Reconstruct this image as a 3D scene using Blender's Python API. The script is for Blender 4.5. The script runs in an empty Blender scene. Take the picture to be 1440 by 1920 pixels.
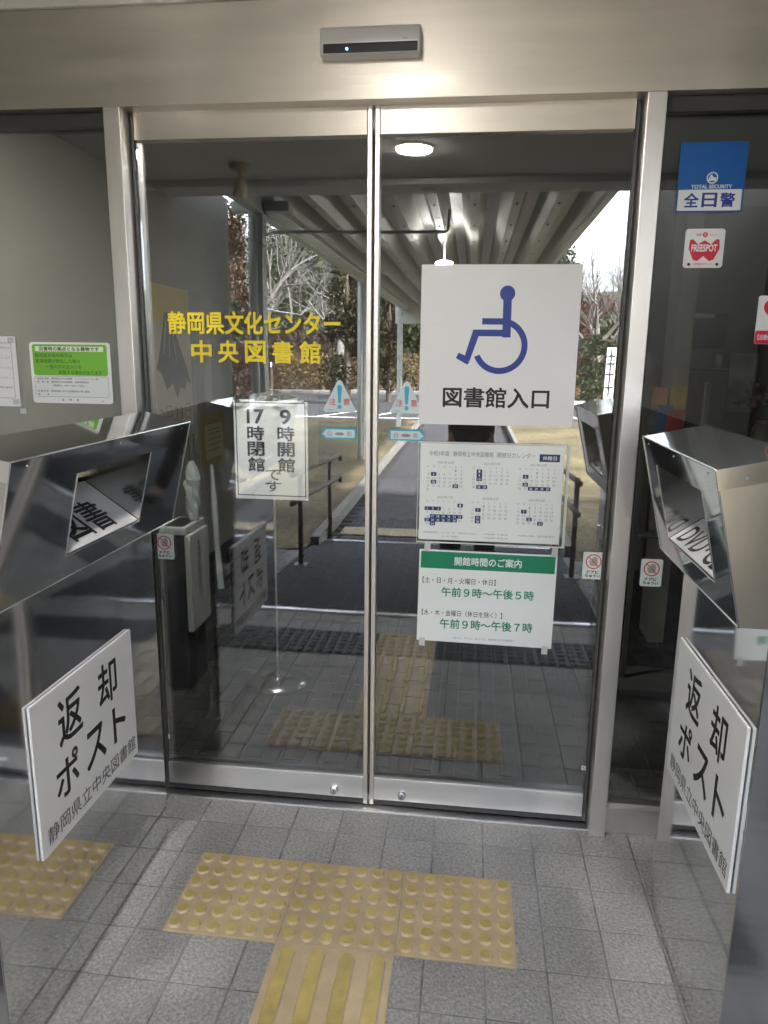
import bpy, bmesh, math, random
from mathutils import Vector, Matrix
random.seed(7)
R_ = math.radians
SC = bpy.context.scene
COL = SC.collection

# ------------------------------------------------------------------ camera
def look(yaw, pitch, roll):
    cy, sy, cp, sp, cr, sr = math.cos(yaw), math.sin(yaw), math.cos(pitch), math.sin(pitch), math.cos(roll), math.sin(roll)
    f = Vector((-sy * cp, cy * cp, sp)); r0 = Vector((cy, sy, 0)); u0 = r0.cross(f)
    r = cr * r0 + sr * u0; u = -sr * r0 + cr * u0
    return Matrix((r, u, -f)).transposed()
cam_d = bpy.data.cameras.new('camera')
cam_d.sensor_fit = 'VERTICAL'; cam_d.sensor_height = 24.0; cam_d.lens = 24.0 * 1361.17 / 1920
cam_d.clip_start = 0.02; cam_d.clip_end = 800
cam = bpy.data.objects.new('camera', cam_d); COL.objects.link(cam)
cam.matrix_world = Matrix.Translation((0.2912, -2.1308, 1.4495)) @ look(0.1182, -0.2109, 0.0123).to_4x4()
SC.camera = cam

# ------------------------------------------------------------------ sky, hazy sun over the building, exposure for the shaded porch
SUN_EL, SUN_AZ = R_(40), R_(52)      # azimuth clockwise from +y
w = bpy.data.worlds.new('World'); SC.world = w; w.use_nodes = True
nt = w.node_tree; bg = nt.nodes['Background']
sky = nt.nodes.new('ShaderNodeTexSky'); sky.sky_type = 'NISHITA'; sky.sun_disc = False
sky.sun_elevation = SUN_EL; sky.sun_rotation = SUN_AZ
sky.air_density = 1.0; sky.dust_density = 3.0; sky.ozone_density = 1.0
hs = nt.nodes.new('ShaderNodeHueSaturation'); hs.inputs['Saturation'].default_value = 0.35
nt.links.new(sky.outputs[0], hs.inputs['Color']); nt.links.new(hs.outputs[0], bg.inputs['Color'])
bg.inputs['Strength'].default_value = 0.15
sd = bpy.data.lights.new('sun', 'SUN'); sd.energy = 2.9; sd.angle = R_(2.0); sd.color = (1, .95, .88)
so = bpy.data.objects.new('sun', sd); COL.objects.link(so)
dirv = Vector((math.sin(SUN_AZ) * math.cos(SUN_EL), math.cos(SUN_AZ) * math.cos(SUN_EL), math.sin(SUN_EL)))
so.rotation_euler = dirv.to_track_quat('Z', 'Y').to_euler(); so.location = (0, 0, 30)
vs = SC.view_settings
vs.view_transform = 'Standard'; vs.look = 'None'; vs.gamma = 1.0; vs.use_curve_mapping = False
vs.exposure = 3.86
cy_ = SC.cycles
cy_.use_denoising = True; cy_.max_bounces = 12; cy_.glossy_bounces = 8; cy_.transparent_max_bounces = 24
cy_.sample_clamp_indirect = 8.0; cy_.caustics_reflective = True; cy_.blur_glossy = 0.0

# ------------------------------------------------------------------ materials
MATS = {}
def mat(name, col=(.5, .5, .5), rough=.6, metal=0., noise=None, bump=None, stain=None, spec=.5, emit=None, aniso=0., coat=0., rnd=0., sub=None):
    """noise=(scale, amount, (stretch xyz)); bump=(scale, strength, stretch)"""
    if name in MATS: return MATS[name]
    m = bpy.data.materials.new(name); m.use_nodes = True; t = m.node_tree; b = t.nodes['Principled BSDF']
    b.inputs['Base Color'].default_value = (*col, 1); b.inputs['Roughness'].default_value = rough
    b.inputs['Metallic'].default_value = metal; b.inputs['Specular IOR Level'].default_value = spec
    if coat: b.inputs['Coat Weight'].default_value = coat; b.inputs['Coat Roughness'].default_value = .05
    if emit: b.inputs['Emission Color'].default_value = (*emit[0], 1); b.inputs['Emission Strength'].default_value = emit[1]
    tc = t.nodes.new('ShaderNodeTexCoord')
    def ntex(scale, stretch, detail=4):
        mp = t.nodes.new('ShaderNodeMapping'); mp.inputs['Scale'].default_value = stretch
        geo = t.nodes.new('ShaderNodeNewGeometry'); t.links.new(geo.outputs['Position'], mp.inputs[0])
        n = t.nodes.new('ShaderNodeTexNoise'); n.inputs['Scale'].default_value = scale; n.inputs['Detail'].default_value = detail
        t.links.new(mp.outputs[0], n.inputs['Vector']); return n
    last = None
    if noise:
        n = ntex(noise[0], noise[2] if len(noise) > 2 else (1, 1, 1))
        rmp = t.nodes.new('ShaderNodeValToRGB'); a = noise[1]
        rmp.color_ramp.elements[0].position = .3; rmp.color_ramp.elements[1].position = .7
        rmp.color_ramp.elements[0].color = (*[max(0, c * (1 - a)) for c in col], 1)
        rmp.color_ramp.elements[1].color = (*[min(1, c * (1 + a)) for c in col], 1)
        t.links.new(n.outputs['Fac'], rmp.inputs[0]); last = rmp.outputs[0]
        if metal > .5:
            mr = t.nodes.new('ShaderNodeMapRange'); mr.inputs['To Min'].default_value = rough * .75; mr.inputs['To Max'].default_value = rough * 1.35
            t.links.new(n.outputs['Fac'], mr.inputs[0]); t.links.new(mr.outputs[0], b.inputs['Roughness'])
    if stain:       # broad patches of wear
        n = ntex(stain[0], (1, 1, 1), 5); mr = t.nodes.new('ShaderNodeMapRange')
        mr.inputs['From Min'].default_value = .35; mr.inputs['From Max'].default_value = .65
        mr.inputs['To Min'].default_value = 1 - stain[1]; mr.inputs['To Max'].default_value = 1 + stain[1] * .6
        mx = t.nodes.new('ShaderNodeHueSaturation'); mx.inputs['Color'].default_value = (*col, 1)
        if last: t.links.new(last, mx.inputs['Color'])
        t.links.new(n.outputs['Fac'], mr.inputs[0]); t.links.new(mr.outputs[0], mx.inputs['Value']); last = mx.outputs[0]
    if rnd:
        oi = t.nodes.new('ShaderNodeObjectInfo'); mr = t.nodes.new('ShaderNodeMapRange')
        mr.inputs['To Min'].default_value = 1 - rnd; mr.inputs['To Max'].default_value = 1 + rnd
        t.links.new(oi.outputs['Random'], mr.inputs[0])
        mx = t.nodes.new('ShaderNodeHueSaturation'); mx.inputs['Color'].default_value = (*col, 1)
        if last: t.links.new(last, mx.inputs['Color'])
        t.links.new(mr.outputs[0], mx.inputs['Value']); last = mx.outputs[0]
    if last: t.links.new(last, b.inputs['Base Color'])
    if bump:
        n = ntex(bump[0], bump[2] if len(bump) > 2 else (1, 1, 1), bump[3] if len(bump) > 3 else 3)
        bp = t.nodes.new('ShaderNodeBump'); bp.inputs['Strength'].default_value = bump[1]; bp.inputs['Distance'].default_value = .01
        t.links.new(n.outputs['Fac'], bp.inputs['Height']); t.links.new(bp.outputs[0], b.inputs['Normal'])
    if aniso:
        b.inputs['Anisotropic'].default_value = aniso
        tg = t.nodes.new('ShaderNodeTangent'); tg.direction_type = 'RADIAL'; tg.axis = 'Z'
        t.links.new(tg.outputs[0], b.inputs['Tangent']); b.inputs['Anisotropic Rotation'].default_value = .25
    MATS[name] = m; return m

def glass_mat(name, refl, tint):
    m = bpy.data.materials.new(name); m.use_nodes = True; t = m.node_tree
    t.nodes.remove(t.nodes['Principled BSDF'])
    tr = t.nodes.new('ShaderNodeBsdfTransparent'); tr.inputs[0].default_value = (*tint, 1)
    gl = t.nodes.new('ShaderNodeBsdfGlossy'); gl.inputs['Roughness'].default_value = 0.0; gl.inputs[0].default_value = (.96, .97, 1, 1)
    fr = t.nodes.new('ShaderNodeFresnel'); fr.inputs[0].default_value = 1.5
    mr = t.nodes.new('ShaderNodeMapRange'); mr.inputs['From Min'].default_value = .04; mr.inputs['From Max'].default_value = 1
    mr.inputs['To Min'].default_value = refl; mr.inputs['To Max'].default_value = 1
    geo = t.nodes.new('ShaderNodeNewGeometry'); nz = t.nodes.new('ShaderNodeTexNoise'); nz.inputs['Scale'].default_value = 2.0; nz.inputs['Detail'].default_value = 1
    bp = t.nodes.new('ShaderNodeBump'); bp.inputs['Strength'].default_value = .012; bp.inputs['Distance'].default_value = .05
    t.links.new(geo.outputs['Position'], nz.inputs['Vector']); t.links.new(nz.outputs['Fac'], bp.inputs['Height']); t.links.new(bp.outputs[0], gl.inputs['Normal'])
    mx = t.nodes.new('ShaderNodeMixShader'); out = t.nodes['Material Output']
    t.links.new(fr.outputs[0], mr.inputs[0]); t.links.new(mr.outputs[0], mx.inputs[0])
    t.links.new(tr.outputs[0], mx.inputs[1]); t.links.new(gl.outputs[0], mx.inputs[2]); t.links.new(mx.outputs[0], out.inputs[0])
    MATS[name] = m; return m

GLASS = glass_mat('door glass', .158, (.90, .92, .90))
FILM = glass_mat('clear film', .035, (.992, .995, .995))
STEEL = mat('brushed steel', (.77, .73, .66), .42, 1, (4, .07, (.5, 1, 5)), stain=(2.5, .05), aniso=.65, bump=(420, .05, (.03, 1, 1), 2))
JAMB = mat('satin steel', (.88, .85, .83), .36, 1, (5, .03, (1, 1, .3)), bump=(420, .04, (1, 1, .03), 2))
RAIL = mat('hairline steel', (.82, .82, .83), .33, 1, (6, .03, (.5, 1, 3)), aniso=.65, bump=(420, .05, (.03, 1, 1), 2))
POLISH = mat('polished steel', (.68, .685, .69), .055, 1, (7, .10), stain=(4, .08), bump=(2.6, .16, (1, 1, .6), 2))
SATIN = mat('satin box end', (.66, .645, .62), .24, 1, (5, .08, (1, 1, .5)), bump=(3, .08, (1, 1, 1), 1))
DARKM = mat('dark gasket', (.02, .02, .022), .5)
WHITE = mat('white print board', (.79, .80, .82), .35, noise=(2, .02))
PAPER = mat('paper', (.76, .80, .80), .4, noise=(3, .02), coat=.5)
BLACK = mat('black print', (.012, .012, .014), .5)
BLUE = mat('blue print', (.012, .045, .30), .45)
SKYB = mat('security blue', (.0, .10, .38), .4)
CYAN = mat('cyan print', (.04, .40, .58), .4)
RED = mat('red print', (.62, .02, .05), .4)
GREEN = mat('green print', (.005, .22, .11), .45)
LIME = mat('lime print', (.17, .46, .05), .45)
YELL = mat('yellow cut lettering', (.90, .72, .04), .3)
NAVY = mat('navy print', (.01, .035, .13), .5)
GREY = mat('grey print', (.25, .26, .28), .5)
TILE = mat('floor tile', (.335, .330, .324), .44, noise=(120, .34), bump=(140, .5), rnd=.10, stain=(3.5, .14))
GROUT = mat('grout', (.24, .242, .245), .9, noise=(25, .35), stain=(3, .3))
YT = mat('tactile yellow worn', (.53, .415, .27), .34, noise=(22, .10), bump=(120, .15), rnd=.05, stain=(5, .10))
YD = mat('tactile yellow', (.535, .42, .15), .32, stain=(9, .16), noise=(30, .12), bump=(120, .1))
DKT = mat('dark tactile', (.05, .053, .06), .5, noise=(20, .2))
BRK = mat('lobby brick', (.013, .0125, .0125), .75, noise=(30, .3), rnd=.25, spec=.15)
BRG = mat('lobby joint', (.032, .032, .031), .9)
WALL = mat('porch wall', (.33, .32, .295), .8, noise=(60, .06), bump=(200, .15))
CEIL = mat('porch ceiling', (.72, .70, .66), .8, noise=(30, .03))
LWALL = mat('lobby wall', (.22, .215, .195), .8, noise=(10, .03))
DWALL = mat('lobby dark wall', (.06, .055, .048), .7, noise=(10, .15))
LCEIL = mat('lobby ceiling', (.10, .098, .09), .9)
MATM = mat('mat', (.045, .047, .055), .9, noise=(150, .3), bump=(220, .4))
PAVE = mat('paver', (.058, .056, .062), .8, noise=(60, .25), rnd=.18)
CANO = mat('canopy plate', (.31, .32, .30), .5, .0, noise=(6, .08))
CANP = mat('canopy post', (.45, .48, .45), .45, noise=(5, .08))
RUST = mat('brown rail', (.11, .085, .07), .45, noise=(20, .2))
ASPH = mat('asphalt', (.030, .031, .034), .85, noise=(80, .25))
LINE = mat('road paint', (.75, .75, .73), .7, noise=(30, .1))
SOIL = mat('dry turf', (.115, .094, .047), .95, noise=(14, .4), stain=(.9, .45), bump=(30, .5))
GRND = mat('ground soil', (.10, .09, .05), .95, noise=(.4, .3))
HILL = mat('hillside', (.05, .052, .03), 1, noise=(.25, .4))
BARK = mat('pale bark', (.13, .127, .118), .9, noise=(8, .3))
BARKD = mat('dark bark', (.07, .055, .045), .9, noise=(8, .3))
LEAFG = mat('evergreen leaf', (.05, .062, .026), .7, noise=(.9, .5))
LEAFB = mat('russet leaf', (.075, .045, .026), .8, noise=(.9, .4))
LEAFR = mat('red brown leaf', (.075, .045, .035), .8, noise=(.9, .4))
LEAFM = mat('bronze conifer leaf', (.042, .037, .016), .8, noise=(.9, .5))
LEAFT = mat('tan leaf', (.22, .16, .08), .8, noise=(.9, .4))
LAMPE = mat('lit lamp', (1, .95, .85), .5, emit=((1, .95, .88), 21))
LAMPW = mat('lit white lamp', (1, 1, 1), .5, emit=((1, .95, .88), 30))
LED = mat('blue led', (.1, .4, 1), .4, emit=((.05, .35, 1), 6))
LAMPR = mat('lamp ring', (.62, .58, .5), .5)
PLAS = mat('pale grey plastic', (.30, .30, .29), .4)
BLKP = mat('black plastic', (.012, .012, .013), .35)
SILV = mat('silver plastic', (.66, .66, .66), .35, .2)
CREAM = mat('cream lamp paint', (.60, .50, .36), .5)

# ------------------------------------------------------------------ builders
def root_loc(p):
    while p.parent is not None: p = p.parent
    return Vector(p.location)
def tag(o, label=None, cat=None, group=None, kind=None):
    if label: o['label'] = label
    if cat: o['category'] = cat
    if group: o['group'] = group
    if kind: o['kind'] = kind
    return o
def thing(name, loc, label, cat, group=None):
    o = bpy.data.objects.new(name, None); o.empty_display_size = .1; o.location = loc; COL.objects.link(o)
    return tag(o, label, cat, group)
def obj(name, bm, m, parent=None, smooth=False, at=None):
    """bm in world coordinates -> mesh object; children are stored relative to their root thing"""
    me = bpy.data.meshes.new(name)
    bmesh.ops.recalc_face_normals(bm, faces=bm.faces)
    if parent is not None: off = root_loc(parent)
    elif at is not None: off = Vector(at)
    else:
        xs = [v.co for v in bm.verts]
        off = Vector(((min(c.x for c in xs) + max(c.x for c in xs)) / 2, (min(c.y for c in xs) + max(c.y for c in xs)) / 2, min(c.z for c in xs)))
    bmesh.ops.translate(bm, verts=bm.verts, vec=-off)
    bm.to_mesh(me); bm.free()
    for mm in (m if isinstance(m, (list, tuple)) else [m]): me.materials.append(mm)
    if smooth:
        for p in me.polygons: p.use_smooth = True
    o = bpy.data.objects.new(name, me); COL.objects.link(o)
    if parent is not None: o.parent = parent
    else: o.location = off
    return o
def NB(): return bmesh.new()
def box(bm, x0, x1, y0, y1, z0, z1, bev=0, mi=0):
    vs = [bm.verts.new((x, y, z)) for x in (x0, x1) for y in (y0, y1) for z in (z0, z1)]
    fs = [bm.faces.new([vs[i] for i in f]) for f in ((0, 1, 3, 2), (4, 6, 7, 5), (0, 4, 5, 1), (2, 3, 7, 6), (0, 2, 6, 4), (1, 5, 7, 3))]
    for f in fs: f.material_index = mi
    if bev:
        es = list({e for f in fs for e in f.edges})
        bmesh.ops.bevel(bm, geom=es, offset=bev, segments=2, affect='EDGES', profile=.6)
    return bm
def B(*a, **k): return box(NB(), *a, **k)
def poly(bm, pts, mi=0):
    f = bm.faces.new([bm.verts.new(p) for p in pts]); f.material_index = mi; return f
def prism_y(bm, sec, y0, y1, mi=0):
    """closed section of (x,z) extruded along y"""
    a = [bm.verts.new((x, y0, z)) for x, z in sec]; b = [bm.verts.new((x, y1, z)) for x, z in sec]; n = len(sec)
    bm.faces.new(a).material_index = mi; bm.faces.new(b[::-1]).material_index = mi
    for i in range(n): bm.faces.new((a[i], b[i], b[(i + 1) % n], a[(i + 1) % n])).material_index = mi
    return bm
def tube(bm, pts, r, seg=10, cap=True):
    pts = [Vector(p) for p in pts]; rs = r if isinstance(r, (list, tuple)) else [r] * len(pts)
    rings = []; up = None
    for i, p in enumerate(pts):
        d = (pts[min(i + 1, len(pts) - 1)] - pts[max(i - 1, 0)]).normalized()
        if up is None: up = Vector((0, 0, 1)) if abs(d.z) < .9 else Vector((1, 0, 0))
        a = d.cross(up).normalized(); up = a.cross(d).normalized()
        rings.append([bm.verts.new(p + rs[i] * (math.cos(2 * math.pi * k / seg) * a + math.sin(2 * math.pi * k / seg) * up)) for k in range(seg)])
    for i in range(len(rings) - 1):
        for k in range(seg): bm.faces.new((rings[i][k], rings[i][(k + 1) % seg], rings[i + 1][(k + 1) % seg], rings[i + 1][k]))
    if cap: bm.faces.new(rings[0][::-1]); bm.faces.new(rings[-1])
    return bm
def lathe(bm, prof, cx, cy, seg=24, mi=0):
    rings = [[bm.verts.new((cx + r * math.cos(2 * math.pi * k / seg), cy + r * math.sin(2 * math.pi * k / seg), z)) for k in range(seg)] for r, z in prof]
    for i in range(len(rings) - 1):
        for k in range(seg): bm.faces.new((rings[i][k], rings[i][(k + 1) % seg], rings[i + 1][(k + 1) % seg], rings[i + 1][k])).material_index = mi
    bm.faces.new(rings[0][::-1]).material_index = mi; bm.faces.new(rings[-1]).material_index = mi
    return bm

class Fr:   # a flat print frame: origin, right, up
    def __init__(s, o, r, u): s.o, s.r, s.u = Vector(o), Vector(r).normalized(), Vector(u).normalized(); s.n = s.r.cross(s.u)
    def p(s, a, b, h=0): return s.o + s.r * a + s.u * b + s.n * h
FS = Fr((0, 0, 0), (1, 0, 0), (0, 0, 1))   # facade frame: a=x, b=z, h towards the outside (-y)
GL = {}
def glyphs(s, bold=0., spacing=1.):
    k = (s, bold, spacing)
    if k in GL: return GL[k]
    c = bpy.data.curves.new('t', 'FONT'); c.body = s; c.size = 1; c.offset = bold; c.space_character = spacing; c.resolution_u = 3; c.space_line = 1.15
    o = bpy.data.objects.new('t', c); COL.objects.link(o)
    me = bpy.data.meshes.new_from_object(o.evaluated_get(bpy.context.evaluated_depsgraph_get()))
    vs = [(v.co.x, v.co.y) for v in me.vertices]; fs = [tuple(p.vertices) for p in me.polygons]
    bpy.data.objects.remove(o); bpy.data.curves.remove(c); bpy.data.meshes.remove(me)
    xs = [v[0] for v in vs] or [0, 1]; ys = [v[1] for v in vs] or [0, 1]
    GL[k] = (vs, fs, min(xs), max(xs), min(ys), max(ys)); return GL[k]
def put(bm, s, fr, a0, a1, b0, b1, h, bold=.012, spacing=1., keep=None, mi=0):
    """write s into the rectangle a0..a1 x b0..b1 of frame fr (a1 or b1 None: keep the aspect)"""
    vs, fs, x0, x1, y0, y1 = glyphs(s, 0., spacing)
    if a1 is None: ky = (b1 - b0) / (y1 - y0); kx = ky
    elif b1 is None: kx = (a1 - a0) / (x1 - x0); ky = kx
    else: kx = (a1 - a0) / (x1 - x0); ky = (b1 - b0) / (y1 - y0)
    bd = bold * 1.1
    sh = [(0, 0)] if bold < .003 else ([(-1, 0), (1, 0), (0, 1), (0, -1)] if bold < .011 else [(-1, -.8), (1, -.8), (1, .8), (-1, .8), (0, 1), (0, -1)])
    for q, (dx, dy) in enumerate(sh):       # stroke weight: a few minutely shifted layers of the same outline
        nv = [bm.verts.new(fr.p(a0 + (x - x0 + dx * bd) * kx, b0 + (y - y0 + dy * bd) * ky, h + q * 2.5e-5)) for x, y in vs]
        for f in fs:
            try: bm.faces.new([nv[i] for i in f]).material_index = mi
            except ValueError: pass
def letter(parent, s, fr, a0, a1, b0, b1, h, m, bold=.012, name='lettering', spacing=1.):
    bm = NB(); put(bm, s, fr, a0, a1, b0, b1, h, bold, spacing); return obj(name, bm, m, parent)
def slab(bm, fr, pts, h0, h1, mi=0):
    a = [bm.verts.new(fr.p(x, y, h0)) for x, y in pts]; b = [bm.verts.new(fr.p(x, y, h1)) for x, y in pts]; n = len(pts)
    bm.faces.new(a[::-1]).material_index = mi; bm.faces.new(b).material_index = mi
    for i in range(n): bm.faces.new((a[i], a[(i + 1) % n], b[(i + 1) % n], b[i])).material_index = mi
    return bm
def rrect(a0, a1, b0, b1, r, n=5):
    P = []
    for cx, cz, t0 in ((a1 - r, b0 + r, -90), (a1 - r, b1 - r, 0), (a0 + r, b1 - r, 90), (a0 + r, b0 + r, 180)):
        for i in range(n + 1): t = R_(t0 + 90 * i / n); P.append((cx + r * math.cos(t), cz + r * math.sin(t)))
    return P
def rect(a0, a1, b0, b1): return [(a0, b0), (a1, b0), (a1, b1), (a0, b1)]
def disc(cx, cz, r, n=28): return [(cx + r * math.cos(2 * math.pi * i / n), cz + r * math.sin(2 * math.pi * i / n)) for i in range(n)]
def ringpoly(bm, fr, cx, cz, r0, r1, h, t0=0, t1=360, n=40, mi=0):
    for i in range(n):
        a, b = R_(t0 + (t1 - t0) * i / n), R_(t0 + (t1 - t0) * (i + 1) / n)
        poly(bm, [fr.p(cx + r * math.cos(t), cz + r * math.sin(t), h) for r, t in ((r0, a), (r1, a), (r1, b), (r0, b))], mi)
def strokes(bm, fr, segs, wd, h):
    for (x0, z0), (x1, z1) in segs:
        d = Vector((x1 - x0, z1 - z0)); d.normalize(); n = Vector((-d.y, d.x)) * wd / 2
        poly(bm, [fr.p(x0 + n.x, z0 + n.y, h), fr.p(x1 + n.x, z1 + n.y, h), fr.p(x1 - n.x, z1 - n.y, h), fr.p(x0 - n.x, z0 - n.y, h)])

# ================================================================== SETTING
XL, XR, YO, HC = -1.61, 2.31, -3.55, 2.40        # porch: left wall, right wall, outer edge, ceiling
PG = .1489                                        # tile pitch
# porch floor: grout bed with single tiles
gf = tag(obj('porch_floor', B(XL, XR, -1.785, .06, -.12, -.0030), GROUT), kind='structure')
tm = B(-.0718, .0718, -.0718, .0718, -.012, 0, bev=.0018)
tme = bpy.data.meshes.new('tile'); tm.to_mesh(tme); tm.free(); tme.materials.append(TILE)
far = NB(); gl0 = root_loc(gf)
cols = [(-.5 * PG - PG * 10) + PG * i + PG / 2 for i in range(26)]
for cx in cols:
    if cx - PG / 2 < XL or cx + PG / 2 > XR: continue
    for j in range(12):
        cyy = -.012 - PG / 2 - PG * j
        if cyy - PG / 2 < -1.80: continue
        if -1.0 < cx < 1.2:
            o = bpy.data.objects.new('tile', tme); COL.objects.link(o); o.parent = gf
            o.location = Vector((cx, cyy, random.uniform(-.0006, .0004))) - gl0; o.rotation_euler = (random.uniform(-.002, .002), random.uniform(-.002, .002), 0)
        else: box(far, cx - .0718, cx + .0718, cyy - .0718, cyy + .0718, -.012, 0)
tag(obj('tile', far, TILE, gf), kind='stuff')

# lobby floor: dark bricks, long side along the passage
lf = tag(obj('lobby_floor', B(XL, 4.2, .061, 7.0, -.12, -.005), BRG), kind='structure')
bw, bl = .0785, .162
bmx = B(-bw / 2 + .0028, bw / 2 - .0028, -bl / 2 + .0028, bl / 2 - .0028, -.012, 0, bev=.0015)
bme = bpy.data.meshes.new('brick'); bmx.to_mesh(bme); bmx.free(); bme.materials.append(BRK)
fb = NB(); l0 = root_loc(lf)
nx = int((4.1 - XL) / bw)
for i in range(nx):
    cx = XL + bw * (i + .5)
    for j in range(26):
        cyy = .065 + bl * (j + .5) + (bl / 2 if i % 2 else 0)
        if cyy + bl / 2 > 4.4: continue
        if -.95 < cx < 1.15 and cyy < 1.75: 
            o = bpy.data.objects.new('brick', bme); COL.objects.link(o); o.parent = lf; o.location = Vector((cx, cyy, random.uniform(-.0005, .0005))) - l0
        else: box(fb, cx - bw / 2 + .0028, cx + bw / 2 - .0028, cyy - bl / 2 + .0028, cyy + bl / 2 - .0028, -.012, 0)
tag(obj('brick', fb, BRK, lf), kind='stuff')

# ramp under the mat, walkway, grounds
G = -.15
rp = NB(); poly(rp, [(-1.61, -1.786, -.012), (2.31, -1.786, -.012), (2.31, -4.0, G - .012), (-1.61, -4.0, G - .012)])
tag(obj('ramp', rp, GROUT), kind='structure')
tag(obj('ground', B(-160, 160, -200, -3.6, -.6, -.36), GRND), kind='structure')
wk = tag(obj('walkway', B(-.95, 1.08, -19, -4.0, -.36, G - .006), mat('paver bed', (.015, .015, .016), .95)), kind='structure')
pme = bpy.data.meshes.new('paver'); t_ = B(-.0935, .0935, -.0435, .0435, -.012, 0, bev=.002); t_.to_mesh(pme); t_.free(); pme.materials.append(PAVE)
wl = root_loc(wk); fp = NB(); cnt = 0
for j in range(148):
    y = -4.06 - .1 * j
    for i in range(11):
        x = -.95 + .2 * i + (0 if j % 2 else .1)
        if x - .0975 < -.96 or x + .0975 > 1.09: continue
        if 1 < j < 5 and -.8 < x < .9: continue       # yellow guide band
        if cnt < 290: 
            o = bpy.data.objects.new('paver', pme); COL.objects.link(o); o.parent = wk; o.location = Vector((x, y, G)) - wl; cnt += 1
        else: box(fp, x - .0935, x + .0935, y - .0435, y + .0435, G - .012, G)
tag(obj('paver', fp, PAVE, wk), kind='stuff')
tag(obj('guide_band', B(-.88, .98, -4.55, -4.26, G - .004, G + .004, bev=.002), mat('worn guide band', (.36, .30, .20), .7, noise=(12, .2))),
    'worn tan guide band laid across the brick walkway beyond the mat', 'guide band')
def turf(name, x0, x1, y0, y1, z, n=46):
    bm = NB(); g = [[bm.verts.new((x0 + (x1 - x0) * i / n, y0 + (y1 - y0) * j / n, z + random.uniform(-.02, .03))) for j in range(n + 1)] for i in range(n + 1)]
    for i in range(n):
        for j in range(n): bm.faces.new((g[i][j], g[i + 1][j], g[i + 1][j + 1], g[i][j + 1]))
    return tag(obj(name, bm, SOIL), kind='structure')
turf('lawn', -14, -1.04, -16.6, -3.6, -.12); turf('lawn', 1.16, 16, -16.6, -3.6, -.14)
tag(obj('kerb', B(-1.035, -.955, -16.6, -3.75, -.36, -.05, bev=.008), mat('kerb concrete', (.17, .165, .15), .9, noise=(20, .3))), kind='structure')
tag(obj('kerb', B(1.085, 1.155, -16.6, -3.75, -.36, -.05, bev=.008), MATS['kerb concrete']), kind='structure')
rd = NB(); poly(rd, [(-60, -17, -.33), (60, -17, -.33), (60, -33, -.33), (-60, -33, -.33)])
poly(rd, [(-30, -33, -.331), (-6.0, -33, -.331), (-9, -70, -.1), (-34, -70, -.1)])
tag(obj('road', rd, ASPH), kind='structure')
for k, (a, b) in enumerate((((-4.4, -19.8), (-3.2, -23)), ((-2.9, -19.8), (-1.9, -23)), ((-9.2, -19.8), (-6.9, -23.2)), ((3.6, -19.8), (3.0, -23)))):
    m_ = NB(); d = (Vector(b) - Vector(a)).normalized(); n_ = Vector((-d.y, d.x)) * .075
    poly(m_, [(a[0] + n_.x, a[1] + n_.y, -.325), (b[0] + n_.x, b[1] + n_.y, -.325), (b[0] - n_.x, b[1] - n_.y, -.325), (a[0] - n_.x, a[1] - n_.y, -.325)])
    tag(obj('road_marking', m_, LINE), kind='structure')
m_ = NB(); poly(m_, [(-12, -19.5, -.324), (-1.2, -19.5, -.324), (-1.2, -19.7, -.324), (-12, -19.7, -.324)]); tag(obj('road_marking', m_, LINE), kind='structure')
tag(obj('kerb', B(1.6, 20, -27.9, -27.5, -.36, -.16, bev=.02), LINE), kind='structure')
# hill behind
hb = NB(); n = 40; g = []
for i in range(n + 1):
    x = -110 + 220 * i / n; row = []
    for j in range(9):
        y = -46 - j * 9; z = -.4 + (1 - math.exp(-j * .5)) * (15 + 3 * math.sin(x * .06) + 2 * math.sin(x * .17 + j)) * (1 if x < 6 else .55)
        row.append(hb.verts.new((x, y, z)))
    g.append(row)
for i in range(n):
    for j in range(8): hb.faces.new((g[i][j], g[i + 1][j], g[i + 1][j + 1], g[i][j + 1]))
tag(obj('hill', hb, HILL, smooth=True), kind='structure')

# porch shell
tag(obj('ceiling', B(XL - .2, XR + .2, -2.48, -.005, HC, HC + .2), CEIL), kind='structure')
tag(obj('ceiling', B(XL - .2, 4.2, .005, 7.0, HC, HC + .2), LCEIL), kind='structure')
tag(obj('porch_wall', B(XL - .2, XL, YO, -.005, -.3, HC + .199), WALL), 'plain grey beige wall along the left side of the porch', 'wall')
tag(obj('porch_wall', B(XR, XR + .2, YO, -.005, -.3, HC + .199), mat('porch wall dark', (.045, .042, .038), .7, noise=(8, .15))), 'dark wall closing the right side of the porch', 'wall')
tag(obj('porch_wall', B(1.52, XR - .002, YO - .15, YO + .05, -.3, HC + .3), WALL), 'narrow grey wall return at the right of the porch opening', 'wall')
tag(obj('ceiling_beam', B(XL + .002, XR - .002, -2.15, -2.08, HC - .035, HC - .001, bev=.004), CEIL), 'low painted beam crossing the porch ceiling', 'beam')
tag(obj('lobby_wall', B(XL - .2, XL, .005, 7.0, -.1, HC), LWALL), 'pale lobby wall with posters behind the left door', 'wall')
tag(obj('lobby_wall', B(XL, 4.2, 6.8, 7.0, -.1, HC), DWALL), 'dark back wall of the lobby', 'wall')
tag(obj('lobby_wall', B(4.0, 4.2, .005, 6.8, -.1, HC), DWALL), 'dark right wall of the lobby', 'wall')
lb = thing('library_building', (0, 3, -.3), 'plain concrete library building around the entrance porch', 'building')
CONC = mat('building concrete', (.36, .35, .33), .85, noise=(3, .12), bump=(60, .2))
obj('upper_storey', B(-14, 14, -2.47, 9, 2.601, 5.2), CONC, lb)
obj('left_wing', B(-14, XL - .201, -3.5, 9, -.4, 2.60), CONC, lb)
obj('right_wing', B(XR + .201, 14, -3.5, .0, -.4, 2.60), CONC, lb)
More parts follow.
